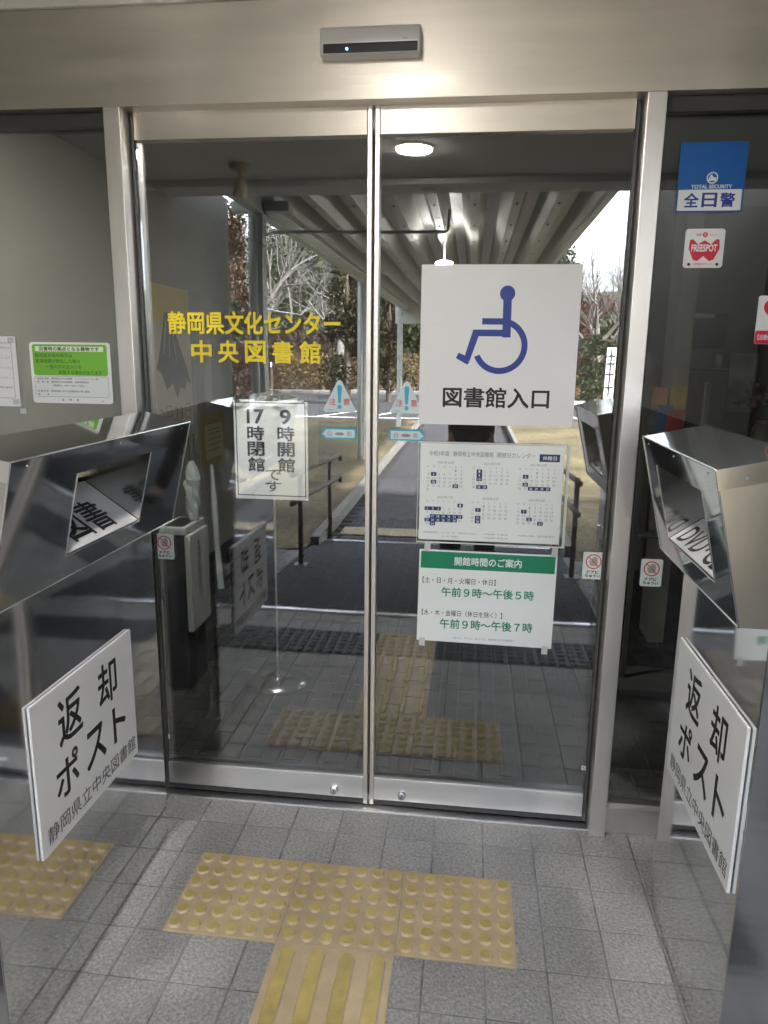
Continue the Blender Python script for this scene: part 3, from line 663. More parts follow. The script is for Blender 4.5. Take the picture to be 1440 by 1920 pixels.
def return_sign(fr, wd, hg, label):
    o = obj('return_sign', slab(NB(), fr, rrect(0, wd, 0, hg, .002), 0, .006), [WHITE]); tag(o, label, 'sign')
    for ch, a, b, w_, h_ in (('返', .21, .60, .215, .30), ('却', .60, .60, .20, .30), ('ポ', .155, .26, .20, .26), ('ス', .435, .26, .20, .26), ('ト', .73, .26, .14, .26)):
        letter(o, ch, fr, a * wd, (a + w_) * wd, b * hg, (b + h_) * hg, .0065, BLACK, .014)
    letter(o, '静岡県立中央図書館', fr, .05 * wd, .97 * wd, .055 * hg, .17 * hg, .0065, BLACK, 0)
    return o
return_sign(Fr((-.586, -.868, .387), (0, 1, 0), (0, 0, 1)), .446, .354, 'white return post sign fixed to the left steel box')
return_sign(Fr((.820, -.394, .442), (0, -1, 0), (0, 0, 1)), .446, .350, 'white return post sign fixed to the right steel box')

# ================================================================== LOBBY THINGS SEEN THROUGH THE GLASS
FL = Fr((0, .843, 0), (1, 0, 0), (0, 0, 1))
st = thing('hours_stand', (-.54, .843, 0), 'white hours board with vertical lettering on a thin pole stand', 'sign stand')
k = NB(); lathe(k, [(.14, 0), (.14, .006), (.06, .016), (.012, .022), (.012, .03)], -.54, .86, 32); obj('base', k, mat('dark steel base', (.20, .20, .20), .25, 1), st, smooth=True)
k = NB(); tube(k, [(-.54, .86, .02), (-.54, .86, 1.40)], .005, 10); obj('pole', k, JAMB, st)
k = NB(); tube(k, [(-.54, .86, 1.40), (-.54, .852, 1.415), (-.54, .845, 1.40)], .004, 8); obj('hook', k, JAMB, st)
bd = obj('board', slab(NB(), FL, rect(-.700, -.385, .848, 1.268), 0, .012), WHITE, st)
bm = NB()
for r4 in (rect(-.692, -.393, .8625, .8665), rect(-.692, -.393, 1.254, 1.258), rect(-.692, -.688, .8665, 1.254), rect(-.397, -.393, .8665, 1.254)): slab(bm, FL, r4, .0121, .0126)
obj('border', bm, BLACK, bd)
for chs, x in ((('9', '時', '開', '館'), -.512), (('17', '時', '閉', '館'), -.642)):
    for i, c in enumerate(chs):
        z1_ = 1.228 - i * .066 - (0.0 if i == 0 else .004)
        letter(bd, c, FL, x + (.012 if c == '9' else 0), x + (.055 if c == '9' else .070), z1_ - .058, z1_, .0128, BLACK, .02)
for i, c in enumerate('です'): letter(bd, c, FL, -.568, -.502, .932 - i * .050, .976 - i * .050, .0128, BLACK, .008)
# crumpled clear film over the board
bm = NB(); g = [[bm.verts.new((-.704 + .33 * i / 10, .828 - random.uniform(0, .012) - (.02 if j == 3 else 0), 1.20 + .03 * j + (random.uniform(-.006, .006)))) for j in range(4)] for i in range(11)]
for i in range(10):
    for j in range(3): bm.faces.new((g[i][j], g[i + 1][j], g[i + 1][j + 1], g[i][j + 1]))
obj('film_cover', bm, FILM, bd)
# umbrella bag dispenser
ud = thing('umbrella_bag_dispenser', (-.93, .80, 0), 'black and pale grey umbrella bag dispenser by the lobby wall', 'dispenser')
obj('cabinet', B(-1.00, -.895, .72, .93, 0, .70, bev=.012), BLKP, ud)
obj('top_cap', B(-1.005, -.885, .715, .935, .701, .735, bev=.006), PLAS, ud)
obj('slot', B(-.985, -.905, .735, .90, .7352, .7372), BLACK, ud)
sp = obj('side_panel', B(-.8945, -.870, .715, .935, .27, .70, bev=.006), PLAS, ud)
FP = Fr((-.870, .78, 0), (0, 1, 0), (0, 0, 1))
for i, c in enumerate('傘袋をご利用下さい'): letter(sp, c, FP, .02, .05, .64 - i * .026, .662 - i * .026, .001, BLACK, .01)
bg_ = thing('umbrella_bag', (-.88, .88, .74), 'clear plastic bag pack with handles standing in the dispenser', 'plastic bag')
bm = NB(); tube(bm, [(-.905 + random.uniform(-.004, .004), .86, .738 + .026 * i) for i in range(11)], [.020, .026, .029, .031, .034, .033, .036, .033, .030, .022, .008], 9)
for v in bm.verts: v.co += Vector((random.uniform(-1, 1), random.uniform(-1, 1), random.uniform(-1, 1))) * .005
mp_ = mat('milky plastic', (.42, .44, .44), .15, spec=.8); mp_.node_tree.nodes['Principled BSDF'].inputs['Alpha'].default_value = .55
obj('sleeve', bm, mp_, bg_)
for dx in (-.012, .014):
    bm = NB(); tube(bm, [(-.90 + dx, .86, .99), (-.905 + dx, .86, 1.12)], .0045, 8); obj('handle', bm, BLKP, bg_)
bm = NB(); tube(bm, [(-.848, .95, .97), (-.842, .95, .80), (-.836, .95, .6), (-.825, .95, .40)], [.006, .014, .012, .016], 8); obj('hanging_strip', bm, MATS['milky plastic'], bg_)
# posters on the left lobby wall
FW = Fr((XL + .003, 0, 0), (0, 1, 0), (0, 0, 1))
p1 = obj('poster', slab(NB(), FW, rect(2.10, 2.68, .98, 1.86), 0, .002), mat('beige poster', (.50, .42, .33), .6)); tag(p1, 'tan poster with a black peaked shape on the lobby wall', 'poster')
obj('yellow_field', slab(NB(), FW, rect(2.11, 2.67, 1.62, 1.855), .0021, .0025), mat('ochre print', (.62, .40, .05), .6), p1)
obj('peaked_shape', slab(NB(), FW, [(2.27, 1.70), (2.38, 1.70), (2.42, 1.60), (2.60, 1.36), (2.66, 1.25), (2.60, 1.28), (2.55, 1.22), (2.48, 1.24), (2.42, 1.17), (2.36, 1.27), (2.27, 1.23), (2.20, 1.33), (2.13, 1.36), (2.19, 1.48), (2.24, 1.60)], .0026, .003), BLACK, p1)
bm = NB(); strokes(bm, FW, [((2.30, 1.66), (2.24, 1.45)), ((2.34, 1.66), (2.33, 1.42)), ((2.37, 1.65), (2.44, 1.40))], .014, .0034); obj('snow_stripes', bm, GREY, p1)
letter(p1, '2月23日', FW, 2.14, 2.64, 1.02, 1.13, .0026, mat('faded brown', (.22, .17, .12), .6), 0)
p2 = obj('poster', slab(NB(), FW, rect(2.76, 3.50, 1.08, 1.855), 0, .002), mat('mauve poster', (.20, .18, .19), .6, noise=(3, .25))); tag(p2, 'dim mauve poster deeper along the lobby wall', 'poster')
obj('pale_column', slab(NB(), FW, rect(2.92, 3.06, 1.08, 1.55), .0021, .0025), mat('pale print', (.36, .35, .34), .6), p2)
p3 = obj('poster', slab(NB(), FW, rect(2.79, 3.30, .65, 1.03), 0, .002), mat('olive poster', (.24, .19, .05), .6)); tag(p3, 'small olive framed notice low on the lobby wall', 'poster')
obj('pale_field', slab(NB(), FW, rect(2.90, 3.27, .70, .95), .0021, .0025), mat('cream print', (.36, .33, .22), .6), p3)
bm = NB()
for z in (.91, .88, .84, .80, .76): strokes(bm, FW, [((2.93, z), (3.2, z + .002))], .006, .0028)
obj('print_lines', bm, BLACK, p3)
# right side of the lobby
pl = obj('lobby_pillar', B(1.25, 1.33, 1.6, 1.8, 0, HC - .002, bev=.004), mat('pillar paint', (.13, .12, .105), .6, noise=(5, .1))); tag(pl, 'dull beige lobby pillar behind the right side panel', 'pillar')
rk = thing('leaflet_rack', (1.13, 1.08, 0), 'tall leaflet rack holding coloured flyers behind the right panel', 'rack')
obj('upright', B(1.008, 1.028, 1.06, 1.08, 0, 1.48, bev=.002), mat('rack paint', (.06, .06, .058), .5), rk); obj('upright', B(1.25, 1.27, 1.06, 1.08, 0, 1.36, bev=.002), MATS['rack paint'], rk)
obj('shelf', B(1.03, 1.25, 1.0, 1.12, 1.13, 1.14), MATS['rack paint'], rk); obj('shelf', B(1.03, 1.25, 1.0, 1.12, .7, .71), MATS['rack paint'], rk); obj('foot', B(.99, 1.29, .94, 1.2, 0, .03, bev=.004), MATS['rack paint'], rk)
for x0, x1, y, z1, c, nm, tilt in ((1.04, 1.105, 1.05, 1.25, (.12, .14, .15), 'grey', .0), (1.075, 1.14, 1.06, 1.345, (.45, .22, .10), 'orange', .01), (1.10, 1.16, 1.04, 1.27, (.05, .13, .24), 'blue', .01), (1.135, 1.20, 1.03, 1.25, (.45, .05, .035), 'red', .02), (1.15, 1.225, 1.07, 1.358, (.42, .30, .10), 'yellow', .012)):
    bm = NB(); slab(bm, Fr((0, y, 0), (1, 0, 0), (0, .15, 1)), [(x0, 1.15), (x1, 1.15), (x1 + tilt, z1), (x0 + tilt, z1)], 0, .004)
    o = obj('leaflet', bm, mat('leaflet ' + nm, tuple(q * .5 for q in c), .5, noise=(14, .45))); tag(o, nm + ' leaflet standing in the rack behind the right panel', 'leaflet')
cb = thing('notice_cabinet', (1.68, 2.7, 0), 'dark wooden cabinet with panel doors in the dim lobby', 'cabinet')
obj('carcass', B(1.50, 1.84, 2.6, 2.9, 0, 1.40, bev=.004), mat('dark wood', (.03, .022, .017), .5, noise=(6, .3, (1, 1, .1))), cb)
for a, b in ((1.51, 1.667), (1.673, 1.83)): d_ = obj('door', B(a, b, 2.585, 2.5995, .06, 1.38, bev=.003), mat('dark wood door', (.04, .03, .022), .5, noise=(6, .3, (1, 1, .1))), cb)
bb = obj('notice_board', B(1.54, 1.80, 2.60, 2.62, 1.52, 1.73, bev=.003), mat('dark felt', (.02, .018, .016), .9)); tag(bb, 'dark felt notice board above the lobby cabinet', 'notice board')
obj('label_strip', B(1.56, 1.72, 2.598, 2.5995, 1.70, 1.725), GREY, bb)
pw = obj('partition', B(1.34, 3.2, 2.95, 3.03, 0, HC - .002), mat('partition paint', (.085, .08, .062), .7, noise=(5, .1))); tag(pw, 'olive grey partition behind the lobby cabinet', 'wall')
sw = obj('light_switch', B(1.86, 1.90, 2.94, 2.9495, 1.41, 1.49, bev=.002), mat('switch plate', (.5, .48, .42), .4)); tag(sw, 'pale light switch plate on the lobby partition', 'switch'); obj('rocker', B(1.872, 1.888, 2.936, 2.9399, 1.43, 1.47, bev=.001), WHITE, sw)
wp = obj('poster', B(1.95, 2.12, 2.93, 2.935, 1.12, 1.50), mat('dull poster', (.26, .25, .22), .6, noise=(9, .3))); tag(wp, 'pale printed poster beside the flowers in the lobby', 'poster')
vf = thing('flower_arrangement', (1.95, 2.3, 0), 'vase of orange and white flowers on a stand in the lobby', 'flowers')
k = NB(); lathe(k, [(.09, .0), (.09, .02), (.02, .04), (.02, .90), (.10, .91), (.10, .93)], 1.95, 2.3, 20); obj('stand', k, MATS['dark wood'], vf)
k = NB(); lathe(k, [(.04, .931), (.06, .98), (.05, 1.06), (.03, 1.10), (.035, 1.12)], 1.95, 2.3, 20); obj('vase', k, mat('vase glaze', (.30, .25, .18), .25), vf)
for nm, c, n_, r_ in (('leaves', (.05, .08, .02), 60, .13), ('orange_petals', (.55, .20, .10), 26, .10), ('white_petals', (.55, .52, .46), 22, .11)):
    bm = NB()
    for i in range(n_):
        a, e = random.uniform(0, 6.28), random.uniform(.0, 1.2); q = Vector((math.cos(a) * math.cos(e), math.sin(a) * math.cos(e), math.sin(e))) * r_ * random.uniform(.6, 1.15) + Vector((1.95, 2.3, 1.20))
        v = [q + Vector((random.uniform(-1, 1), random.uniform(-1, 1), random.uniform(-1, 1))) * .026 for _ in range(4)]
        poly(bm, v[:3]); poly(bm, v[1:])
    obj(nm, bm, mat('flower ' + nm, c, .6), vf)
# lamps
def downlight(name, x, y, z, r, m, label, ring=True):
    t = thing(name, (x, y, z), label, 'lamp')
    k = NB(); lathe(k, [(r * 1.18, z), (r * 1.18, z - .006), (r, z - .010), (r * .98, z - .004)], x, y, 40); obj('trim_ring', k, LAMPR, t, smooth=False)
    k = NB(); lathe(k, [(r * .95, z - .0105), (r * .95, z - .0135), (r * .7, z - .016)], x, y, 40); obj('lit_lens', k, m, t); return t
downlight('porch_downlight', -.02, -1.50, HC, .085, LAMPE, 'lit round warm downlight in the porch ceiling')
downlight('lobby_downlight', -.50, .24, HC, .085, mat('added lobby lamp', (1, 1, 1), .5, emit=((1, .97, .93), 44)), 'added unseen lobby downlight brightening the hours board just inside the doors')  # added lamp hidden behind the header, only there to brighten the hours board
downlight('lobby_downlight', 2.45, 4.9, HC - .03, .12, LAMPW, 'lit white lobby lamp seen through the right side panel')
t = thing('canopy_lamp', (-.03, -5.36, 2.35), 'lit oval lamp hanging under the walkway canopy', 'lamp')
k = NB(); lathe(k, [(.02, 2.335), (.085, 2.34), (.088, 2.36), (.05, 2.375)], -.03, -5.36, 28); obj('lit_bowl', k, LAMPW, t); k = NB(); tube(k, [(-.03, -5.36, 2.375), (-.03, -5.36, 2.62)], .01, 8); obj('stem', k, CANP, t)
t = thing('ceiling_spotlight', (-.93, -1.75, HC), 'unlit cream swivel spotlight hanging from the porch ceiling', 'lamp')
k = NB(); lathe(k, [(.06, HC), (.06, HC - .018), (.035, HC - .032), (.012, HC - .036)], -.93, -1.75, 28); obj('ceiling_plate', k, CREAM, t, smooth=True)
k = NB(); tube(k, [(-.93, -1.75, HC - .03), (-.93, -1.75, HC - .075)], .012, 12); obj('stem', k, CREAM, t)
k = NB(); tube(k, [(-.93, -1.75, HC - .07), (-.935, -1.755, HC - .10), (-.945, -1.765, HC - .15)], [.022, .032, .038], 18); obj('lamp_head', k, CREAM, t)
v_ = obj('ceiling_vent', lathe(NB(), [(.09, HC), (.09, HC - .008), (.05, HC - .012)], .0, -2.30, 28), CEIL, smooth=False); tag(v_, 'small round ceiling vent beyond the porch beam', 'vent')
obj('vent_disc', lathe(NB(), [(.04, HC - .0125), (.04, HC - .016)], .0, -2.30, 20), GREY, v_)

# ================================================================== RAMP, RAILS, CANOPY
def zr_(y): return 0 if y > -1.79 else max(G, (y + 1.79) / 2.21 * .15)
mt = thing('entrance_mat', (0, -2.9, G / 2), 'long dark carpet mat covering the ramp between steel strips', 'mat')
bm = NB(); slab_pts = [(-1.02, -1.82), (1.06, -1.82), (1.06, -3.98), (-1.02, -3.98)]
a = [bm.verts.new((x, y, zr_(y) - .008)) for x, y in slab_pts]; b = [bm.verts.new((x, y, zr_(y) + .006)) for x, y in slab_pts]
bm.faces.new(a[::-1]); bm.faces.new(b)
for i in range(4): bm.faces.new((a[i], a[(i + 1) % 4], b[(i + 1) % 4], b[i]))
obj('carpet', bm, MATM, mt)
for y in (-1.80, -3.995): obj('edge_strip', B(-.96, 1.0, y - .018, y + .018, zr_(y) - .006, zr_(y) + .010, bev=.003), mat('bright strip', (.75, .76, .78), .3, .8), mt)
def handrail(x, s, label):
    t = thing('handrail', (x, -3.5, -.1), label, 'handrail')
    for y in (-2.98, -4.08):
        k = NB(); tube(k, [(x, y, zr_(y)), (x, y, zr_(y) + .72)], .019, 12); p_ = obj('post', k, RUST, t, smooth=True)
        obj('base_plate', B(x - .05, x + .05, y - .05, y + .05, zr_(y) + .0005, zr_(y) + .010, bev=.002), RUST, p_)
    for h in (.73, .53):
        x1 = x - s * .045
        k = NB(); tube(k, [(x1, -2.55, zr_(-2.55) + h - .01), (x1, -2.98, zr_(-2.98) + h), (x1, -4.08, zr_(-4.08) + h), (x1, -4.28, zr_(-4.28) + h), (x1, -4.34, zr_(-4.3) + h - .02), (x1, -4.355, zr_(-4.3) + h - .06)], .019, 12); obj('rail', k, RUST, t, smooth=True)
        for y in (-2.98, -4.08): k = NB(); tube(k, [(x, y, zr_(y) + h - .03), (x1, y, zr_(y) + h - .012)], .008, 8); obj('bracket', k, RUST, t)
handrail(-.93, -1, 'brown double tube handrail along the lawn side of the ramp'); handrail(1.04, 1, 'brown double tube handrail behind the disc return box')
cn = thing('walkway_canopy', (0, -9.5, G), 'long folded steel plate canopy over the walkway with square posts', 'canopy')
YA, YB, ZC = -2.62, -15.6, 2.60; pw_ = 2.50 / 8
for i in range(8):
    x = -1.34 + pw_ * i; bm = NB()
    sec = [(x, ZC), (x + .07, ZC), (x + .135, ZC + .16), (x + .235, ZC + .16), (x + pw_, ZC)]
    top = [(a_, c_ + .008) for a_, c_ in sec][::-1]
    prism_y(bm, sec + top, YA, YB); pn = obj('roof_plate', bm, CANO, cn)
    bm = NB()
    for j in range(14): box(bm, x + .026, x + .044, YA - .3 - j * .9, YA - .318 - j * .9, ZC - .012, ZC - .0005)
    obj('bolts', bm, DARKM, pn)
obj('edge_beam', B(-1.42, -1.345, YB, YA, 2.50, 2.80, bev=.004), CANP, cn); obj('edge_beam', B(1.163, 1.22, YB, YA, 2.56, 2.80, bev=.004), CANP, cn)
obj('end_beam', B(-1.60, 1.5, YB - .16, YB - .004, 2.22, 2.80, bev=.004), CANP, cn)
obj('near_beam', B(-1.60, 1.5, YA + .004, YA + .1, 2.58, 2.80, bev=.004), CANP, cn)
obj('bracket_arm', B(-1.60, -1.15, -3.70, -3.60, 2.52, 2.598, bev=.004), CANP, cn)
for y in (-3.62, -9.0, -14.8): obj('post', B(-1.46, -1.345, y - .058, y + .058, -.30, 2.60, bev=.005), CANP, cn)
for y in (-3.50, -8.88): k = NB(); tube(k, [(-1.40, y, -.12), (-1.40, y, 2.45)], .032, 12); obj('downpipe', k, CANP, cn, smooth=True)
ph = thing('pipe_frame', (-.8, -4.0, G), 'thin grey pipe frame with rounded corner under the canopy', 'pipe')
k = NB(); tube(k, [(-1.50, -4.0, -.15), (-1.50, -4.0, 2.30), (-1.49, -4.0, 2.36), (-1.455, -4.0, 2.41), (-1.40, -4.0, 2.43), (.02, -4.0, 2.43), (.05, -4.0, 2.44), (.06, -4.0, 2.60)], .013, 10); obj('tube', k, CANP, ph, smooth=True)
# white panel sign by the drive
wb = thing('panel_sign', (4.95, -24, -.33), 'tall white panel sign with black dividers beside the drive', 'sign')
obj('panel', B(4.80, 5.12, -24.05, -24.0, .1, 1.85, bev=.01), WHITE, wb)
for z in (.5, .95, 1.3, 1.55): obj('divider', B(4.82, 5.10, -23.999, -23.985, z, z + .05), BLACK, wb)
obj('divider', B(4.94, 4.98, -23.999, -23.98, .2, 1.8), BLACK, wb)
for x in (4.84, 5.06): obj('leg', B(x, x + .03, -24.04, -24.01, -.36, .1), GREY, wb)
# small roadside signs
for x, y, z, lab in ((-6.55, -17.0, 1.15, 'small white sign plate on a post beyond the lawn'), (-1.75, -12.6, .55, 'low white marker plate near the canopy post')):
    t = thing('marker_sign', (x, y, -.3), lab, 'sign'); obj('plate', B(x - .1, x + .1, y, y + .02, z, z + .42, bev=.004), WHITE, t); obj('post', B(x - .09, x - .05, y + .021, y + .05, -.36, z + .4), GREY, t)

# ================================================================== VEGETATION
def grow(bm, p, d, L, r, depth, spread, seg=5, up=.1, tips=None, kids=3):
    pts = [p.copy()]; rs = [r]; q = p.copy(); dd = d.copy(); n_ = 4
    for i in range(n_):
        dd = (dd + Vector((random.uniform(-1, 1), random.uniform(-1, 1), random.uniform(-1, 1))) * .16 + Vector((0, 0, up * .3))).normalized()
        q = q + dd * L / n_; pts.append(q.copy()); rs.append(r * (1 - .5 * (i + 1) / n_))
    tube(bm, pts, rs, seg if depth > 1 else 3, cap=False)
    if tips is not None: tips.append((q.copy(), dd.copy()))
    if depth <= 0: return
    for k in range(kids + (1 if depth > 2 else 0)):
        i = random.choice((1, 2, 3, 4, 4)); a = Vector((random.uniform(-1, 1), random.uniform(-1, 1), random.uniform(-.5, 1))).normalized()
        nd = (dd * (1 - spread) + a * spread * 1.4 + Vector((0, 0, up))).normalized()
        grow(bm, pts[i], nd, L * random.uniform(.55, .8), rs[i] * .62, depth - 1, spread, seg, up, tips, kids)
def bare_tree(x, y, z, h, label, m, depth=5, spread=.5, lean=(0, 0), kids=3, up=.12):
    t = thing('bare_tree', (x, y, z), label, 'tree', None)
    bm = NB(); p = Vector((x, y, z - .1)); top = Vector((x + lean[0], y + lean[1], z + h * .32))
    tube(bm, [p, (p + top) / 2 + Vector((.05, 0, 0)), top], [h * .028, h * .022, h * .018], 8); obj('trunk', bm, m, t, smooth=True)
    bm = NB()
    for k in range(5):
        a = 2 * math.pi * k / 5 + random.random(); d = Vector((math.cos(a) * .8, math.sin(a) * .8, .75)).normalized()
        grow(bm, top - Vector((0, 0, h * .05 * k * .5)), d, h * .27, h * .012, depth - 1, spread, 4, up, None, kids)
    grow(bm, top, Vector((lean[0] * .1, 0, 1)).normalized(), h * .28, h * .015, depth - 1, spread, 4, up, None, kids)
    obj('crown', bm, m, t); return t
def leaves(bm, c, rx, rz, n, s, hollow=.35):
    for i in range(n):
        a = random.uniform(0, 6.283); e = math.asin(random.uniform(-1, 1)); rr = random.uniform(hollow, 1) ** .6
        q = Vector((c[0] + math.cos(a) * math.cos(e) * rx * rr, c[1] + math.sin(a) * math.cos(e) * rx * rr, c[2] + math.sin(e) * rz * rr))
        u = Vector((random.uniform(-1, 1), random.uniform(-1, 1), random.uniform(-1, 1))).normalized(); v = u.orthogonal().normalized()
        k = s * random.uniform(.6, 1.4)
        poly(bm, [q - u * k, q + v * k * .5, q + u * k, q - v * k * .5])
def leafy(name, x, y, z, h, rx, label, m, cat='tree', clumps=14, n=160, s=.14, cone=0., trunk=True):
    t = thing(name, (x, y, z), label, cat)
    bm = NB(); tube(bm, [(x, y, z - .1), (x + .05, y, z + h * .4), (x, y + .05, z + h * .85)], [h * .03, h * .022, h * .008], 7)
    for k in range(6):
        a = random.uniform(0, 6.28); zz = z + h * random.uniform(.25, .7); tube(bm, [(x, y, zz), (x + math.cos(a) * rx * .6, y + math.sin(a) * rx * .6, zz + h * .1)], [h * .012, h * .004], 5)
    obj('trunk', bm, BARKD, t)
    bm = NB()
    for k in range(clumps):
        f = random.random(); zz = z + h * (.15 + .82 * f); r0 = rx * ((1 - cone * f))
        a = random.uniform(0, 6.28); rr = r0 * random.uniform(.2, .8)
        leaves(bm, (x + math.cos(a) * rr, y + math.sin(a) * rr, zz), r0 * random.uniform(.28, .5), h * random.uniform(.06, .13), n, s)
    obj('crown', bm, m, t); return t
bare_tree(-8.2, -27, -.3, 9.5, 'pale bare tree with tangled branches left of the canopy', BARK, 5, .55, (-.3, .2), 3, .06)
bare_tree(-6.0, -31, -.3, 8.5, 'second pale bare tree close behind the bronze conifer', BARK, 5, .5, (.3, 0), 3, .08)
bare_tree(4.9, -27.5, -.3, 7.2, 'grey bare tree against the sky on the right', mat('grey bark', (.12, .11, .10), .9), 5, .42, (.1, 0), 4, .14)
bare_tree(7.4, -31, -.3, 8.0, 'farther bare tree right of the canopy', MATS['grey bark'], 5, .42, (0, 0), 3, .14)
leafy('conifer', -4.5, -25.5, -.3, 6.0, .95, 'bronze tinged conifer beside the canopy post', LEAFM, clumps=34, n=170, s=.085, cone=.35)
leafy('conifer', -3.1, -27.5, -.3, 4.6, .8, 'smaller bronze conifer half hidden behind the door stile', LEAFM, clumps=24, n=150, s=.085, cone=.3)
leafy('russet_tree', -8.55, -24.5, -.3, 6.8, .85, 'russet leaved column tree at the far left of the opening', LEAFB, clumps=34, n=160, s=.09, cone=.15)
leafy('evergreen_tree', -7.6, -21.5, -.3, 3.4, .7, 'dark evergreen below the russet tree', LEAFG, clumps=18, n=140, s=.08, cone=.2)
leafy('evergreen_tree', 3.3, -26.5, -.3, 5.6, .85, 'round topped evergreen on the right against the sky', LEAFG, clumps=26, n=150, s=.09)
leafy('evergreen_shrub', 4.7, -25.6, -.3, 2.6, .85, 'rounded green shrub behind the white panel sign', LEAFG, 'shrub', clumps=22, n=150, s=.075)
leafy('red_shrub', -6.4, -20.5, -.3, 2.1, 1.0, 'reddish brown shrub at the lawn edge left of the road', LEAFR, 'shrub', clumps=24, n=150, s=.06)
leafy('red_shrub', -8.6, -19.8, -.3, 1.9, .8, 'lower reddish brown shrub further left', LEAFR, 'shrub', clumps=16, n=140, s=.06)
leafy('red_tree', 4.4, -30.5, -.3, 4.2, 1.5, 'faded reddish tree behind the bare tree on the right', mat('faded red leaf', (.20, .09, .075), .8, noise=(.9, .3)), clumps=34, n=140, s=.10)
def hedge(x0, x1, y, z0, z1, d, m, label, n):
    t = thing('hedge', ((x0 + x1) / 2, y, z0), label, 'hedge'); bm = NB()
    for i in range(n):
        q = Vector((random.uniform(x0, x1), y + random.uniform(-d, d), random.uniform(z0, z1 + .12 * math.sin(i * .7)))); u = Vector((random.uniform(-1, 1), random.uniform(-1, 1), random.uniform(-1, 1))).normalized(); v = u.orthogonal().normalized(); k = random.uniform(.05, .11)
        poly(bm, [q - u * k, q + v * k * .6, q + u * k, q - v * k * .6])
    obj('foliage', bm, m, t)
    bm = NB()
    for i in range(int((x1 - x0) * 1.5)): xx = x0 + .3 + i / 1.5; tube(bm, [(xx, y, z0 - .1), (xx + .05, y, z1 - .2)], [.03, .012], 5)
    obj('stems', bm, BARKD, t)
hedge(-12, -2.0, -35, -.3, 1.5, .6, LEAFT, 'clipped brownish hedge on the far side of the road', 9000)
hedge(-16, -6, -40, .2, 2.8, .8, LEAFR, 'tall dull red hedge behind the clipped hedge', 7000)
hedge(2.2, 12, -29.2, -.3, .9, .5, LEAFT, 'low tan hedge behind the white kerb on the right', 5000)
bm = NB()
for i in range(330):
    x = random.uniform(-45, 5 if i % 3 else 40); f = random.random(); y = -44 - f * 26; z = (1 - math.exp(-f * 1.5)) * 13
    if x > 5: z *= .45
    leaves(bm, (x, y, z + random.uniform(.3, 4.0 if x < 5 else 1.2)), random.uniform(1.0, 2.3), random.uniform(1.0, 2.4), 150, .28)
tag(obj('woodland', bm, LEAFG), 'dark mixed woodland covering the slope beyond the road', 'woodland', kind='stuff')
bm = NB()
for i in range(16):
    x = random.uniform(-26, -2); y = -38 - random.random() * 10; p = Vector((x, y, .3 + random.random() * 3)); grow(bm, p, Vector((random.uniform(-.2, .2), 0, 1)).normalized(), random.uniform(2.6, 4), .09, 4, .5, 4, .1, None, 3)
tag(obj('thicket', bm, mat('thicket bark', (.10, .095, .085), .9)), 'thicket of bare pale branches on the wooded slope', 'thicket', kind='stuff')
tag(obj('road_edge_verge', B(-40, -1.9, -34.4, -33.2, -.36, -.2, bev=.02), MATS['kerb concrete']), kind='structure')

# ================================================================== PHOTOGRAPHER (seen only as a reflection)
CL_J = mat('dark jacket', (.018, .018, .022), .7, bump=(60, .3)); CL_T = mat('dark trousers', (.025, .025, .032), .8); SKIN = mat('skin', (.46, .29, .21), .5); HAIR = mat('hair', (.012, .010, .009), .5)
PX, PY = .29, -2.50
def skin(name, verts, edges, rad, m, parent, root=0, sub=2):
    me = bpy.data.meshes.new(name); off = root_loc(parent)
    me.from_pydata([Vector(v) - off for v in verts], edges, []); me.materials.append(m)
    o = bpy.data.objects.new(name, me); COL.objects.link(o); o.parent = parent
    bm = bmesh.new(); bm.from_mesh(me); lay = bm.verts.layers.skin.verify(); bm.verts.ensure_lookup_table()
    for i, v in enumerate(bm.verts):
        r = rad[i]; v[lay].radius = (r, r) if not isinstance(r, tuple) else r; v[lay].use_root = (i == root)
    bm.to_mesh(me); bm.free()
    sm = o.modifiers.new('skin', 'SKIN'); sm.use_smooth_shade = True; sm.branch_smoothing = .6
    ss = o.modifiers.new('sub', 'SUBSURF'); ss.levels = sub; ss.render_levels = sub
    return o
pe = thing('person', (PX, PY, zr_(PY)), 'person in dark jacket and trousers holding up a phone, reflected in the glass', 'person')
z0 = zr_(PY)
V = [(PX, PY, z0 + .93), (PX, PY - .01, z0 + 1.12), (PX, PY - .01, z0 + 1.32), (PX, PY + .005, z0 + 1.42), (PX, PY + .02, z0 + 1.50), (PX, PY + .035, z0 + 1.58), (PX, PY + .04, z0 + 1.66)]
Rr = [(.15, .11), (.14, .10), (.16, .10), .06, .055, (.078, .092), (.062, .075)]
Ed = [(0, 1), (1, 2), (2, 3), (3, 4), (4, 5), (5, 6)]
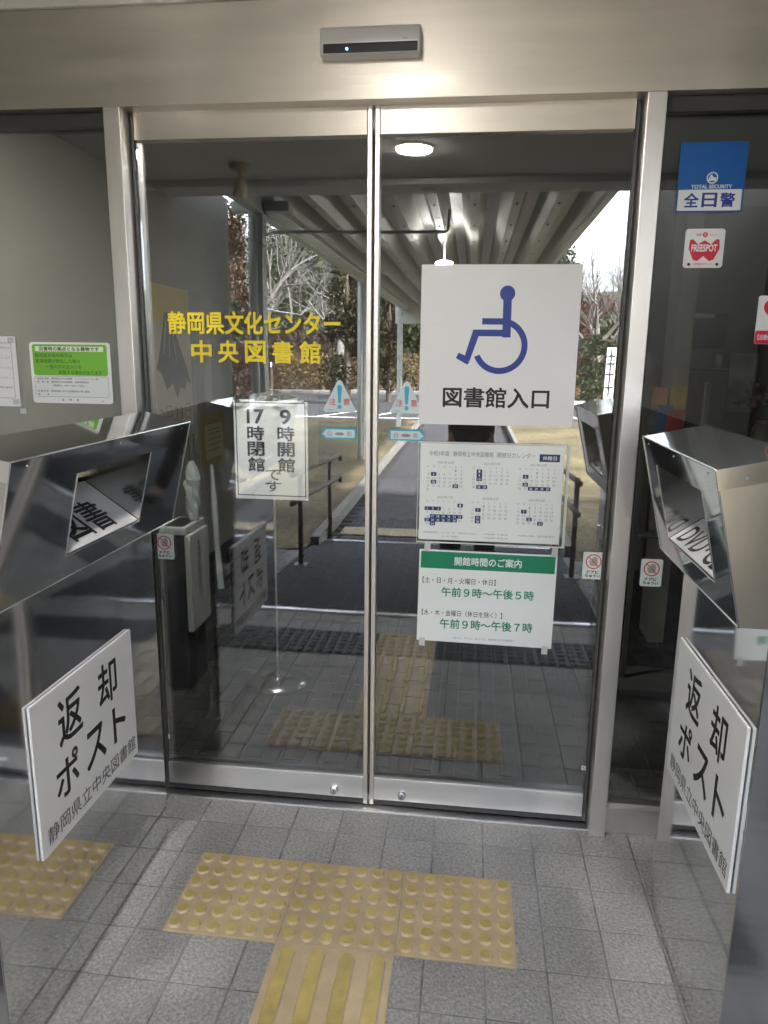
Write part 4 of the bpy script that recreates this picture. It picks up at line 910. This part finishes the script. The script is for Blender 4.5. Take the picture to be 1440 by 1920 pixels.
for s_ in (-1, 1):
    b0 = len(V)
    V += [(PX + s_ * .10, PY, z0 + .86), (PX + s_ * .11, PY + .02, z0 + .50), (PX + s_ * .115, PY - .02, z0 + .09), (PX + s_ * .125, PY + .12, z0 + .035)]
    Rr += [.085, .06, .042, (.042, .03)]; Ed += [(0, b0), (b0, b0 + 1), (b0 + 1, b0 + 2), (b0 + 2, b0 + 3)]
    b1 = len(V)
    hx = PX + s_ * .055
    V += [(PX + s_ * .17, PY - .01, z0 + 1.34), (PX + s_ * .22, PY + .06, z0 + 1.13), (hx + s_ * .02, PY + .24, z0 + 1.36), (hx, PY + .30, z0 + 1.40)]
    Rr += [.055, .043, .030, (.034, .020)]; Ed += [(2, b1), (b1, b1 + 1), (b1 + 1, b1 + 2), (b1 + 2, b1 + 3)]
    for f_ in range(5):
        c0 = len(V)
        if f_ == 0: V += [(hx - s_ * .02, PY + .30, z0 + 1.415), (hx - s_ * .03, PY + .325, z0 + 1.44)]; Rr += [.010, .008]; Ed += [(b1 + 2, c0), (c0, c0 + 1)]
        else:
            dz = (.022, .008, -.008, -.022)[f_ - 1]; V += [(hx + s_ * .028, PY + .325, z0 + 1.41 + dz), (hx + s_ * .012, PY + .355, z0 + 1.41 + dz)]; Rr += [.009, .008]; Ed += [(b1 + 3, c0), (c0, c0 + 1)]
bdy = skin('body', V, Ed, Rr, SKIN, pe)
V = [(PX, PY, z0 + .86), (PX, PY - .01, z0 + 1.10), (PX, PY - .01, z0 + 1.33), (PX, PY, z0 + 1.43)]; Rr = [(.185, .135), (.17, .125), (.185, .12), .085]; Ed = [(0, 1), (1, 2), (2, 3)]
for s_ in (-1, 1):
    b1 = len(V); hx = PX + s_ * .055
    V += [(PX + s_ * .18, PY - .01, z0 + 1.35), (PX + s_ * .23, PY + .06, z0 + 1.13), (hx + s_ * .03, PY + .22, z0 + 1.34)]; Rr += [.075, .062, .045]; Ed += [(2, b1), (b1, b1 + 1), (b1 + 1, b1 + 2)]
skin('jacket', V, Ed, Rr, CL_J, pe)
V = [(PX, PY, z0 + .93)]; Rr = [(.165, .125)]; Ed = []
for s_ in (-1, 1):
    b0 = len(V); V += [(PX + s_ * .10, PY, z0 + .84), (PX + s_ * .11, PY + .02, z0 + .50), (PX + s_ * .115, PY - .02, z0 + .08)]; Rr += [.105, .08, .07]; Ed += [(0, b0), (b0, b0 + 1), (b0 + 1, b0 + 2)]
skin('trousers', V, Ed, Rr, CL_T, pe)
for s_ in (-1, 1):
    skin('shoe', [(PX + s_ * .115, PY - .04, z0 + .045), (PX + s_ * .12, PY + .06, z0 + .045), (PX + s_ * .125, PY + .16, z0 + .035)], [(0, 1), (1, 2)], [.05, .05, (.045, .032)], BLKP, pe)
skin('hair', [(PX, PY - .02, z0 + 1.56), (PX, PY - .015, z0 + 1.67), (PX, PY + .04, z0 + 1.715)], [(0, 1), (1, 2)], [(.082, .06), (.082, .075), (.07, .04)], HAIR, pe)
for s_ in (-1, 1): k = NB(); lathe(k, [(.004, z0 + 1.595), (.013, z0 + 1.60), (.013, z0 + 1.61), (.004, z0 + 1.615)], PX + s_ * .032, PY + .115, 12); obj('eye', k, BLACK, pe)
k = NB(); tube(k, [(PX, PY + .125, z0 + 1.60), (PX, PY + .15, z0 + 1.57), (PX, PY + .128, z0 + 1.56)], [.008, .014, .010], 8); obj('nose', k, SKIN, pe, smooth=True)
k = NB(); box(k, PX - .024, PX + .024, PY + .118, PY + .128, z0 + 1.528, z0 + 1.536, bev=.002); obj('mouth', k, mat('lips', (.35, .14, .12), .5), pe)
ph_ = obj('phone', B(PX - .038, PX + .038, -2.150, -2.142, 1.33, 1.485, bev=.003), BLKP); tag(ph_, 'black phone held up by the reflected person', 'phone')
obj('lens', tube(NB(), [(PX + .02, -2.1418, 1.46), (PX + .02, -2.1398, 1.46)], .006, 14), mat('lens glass', (.02, .02, .03), .1), ph_)
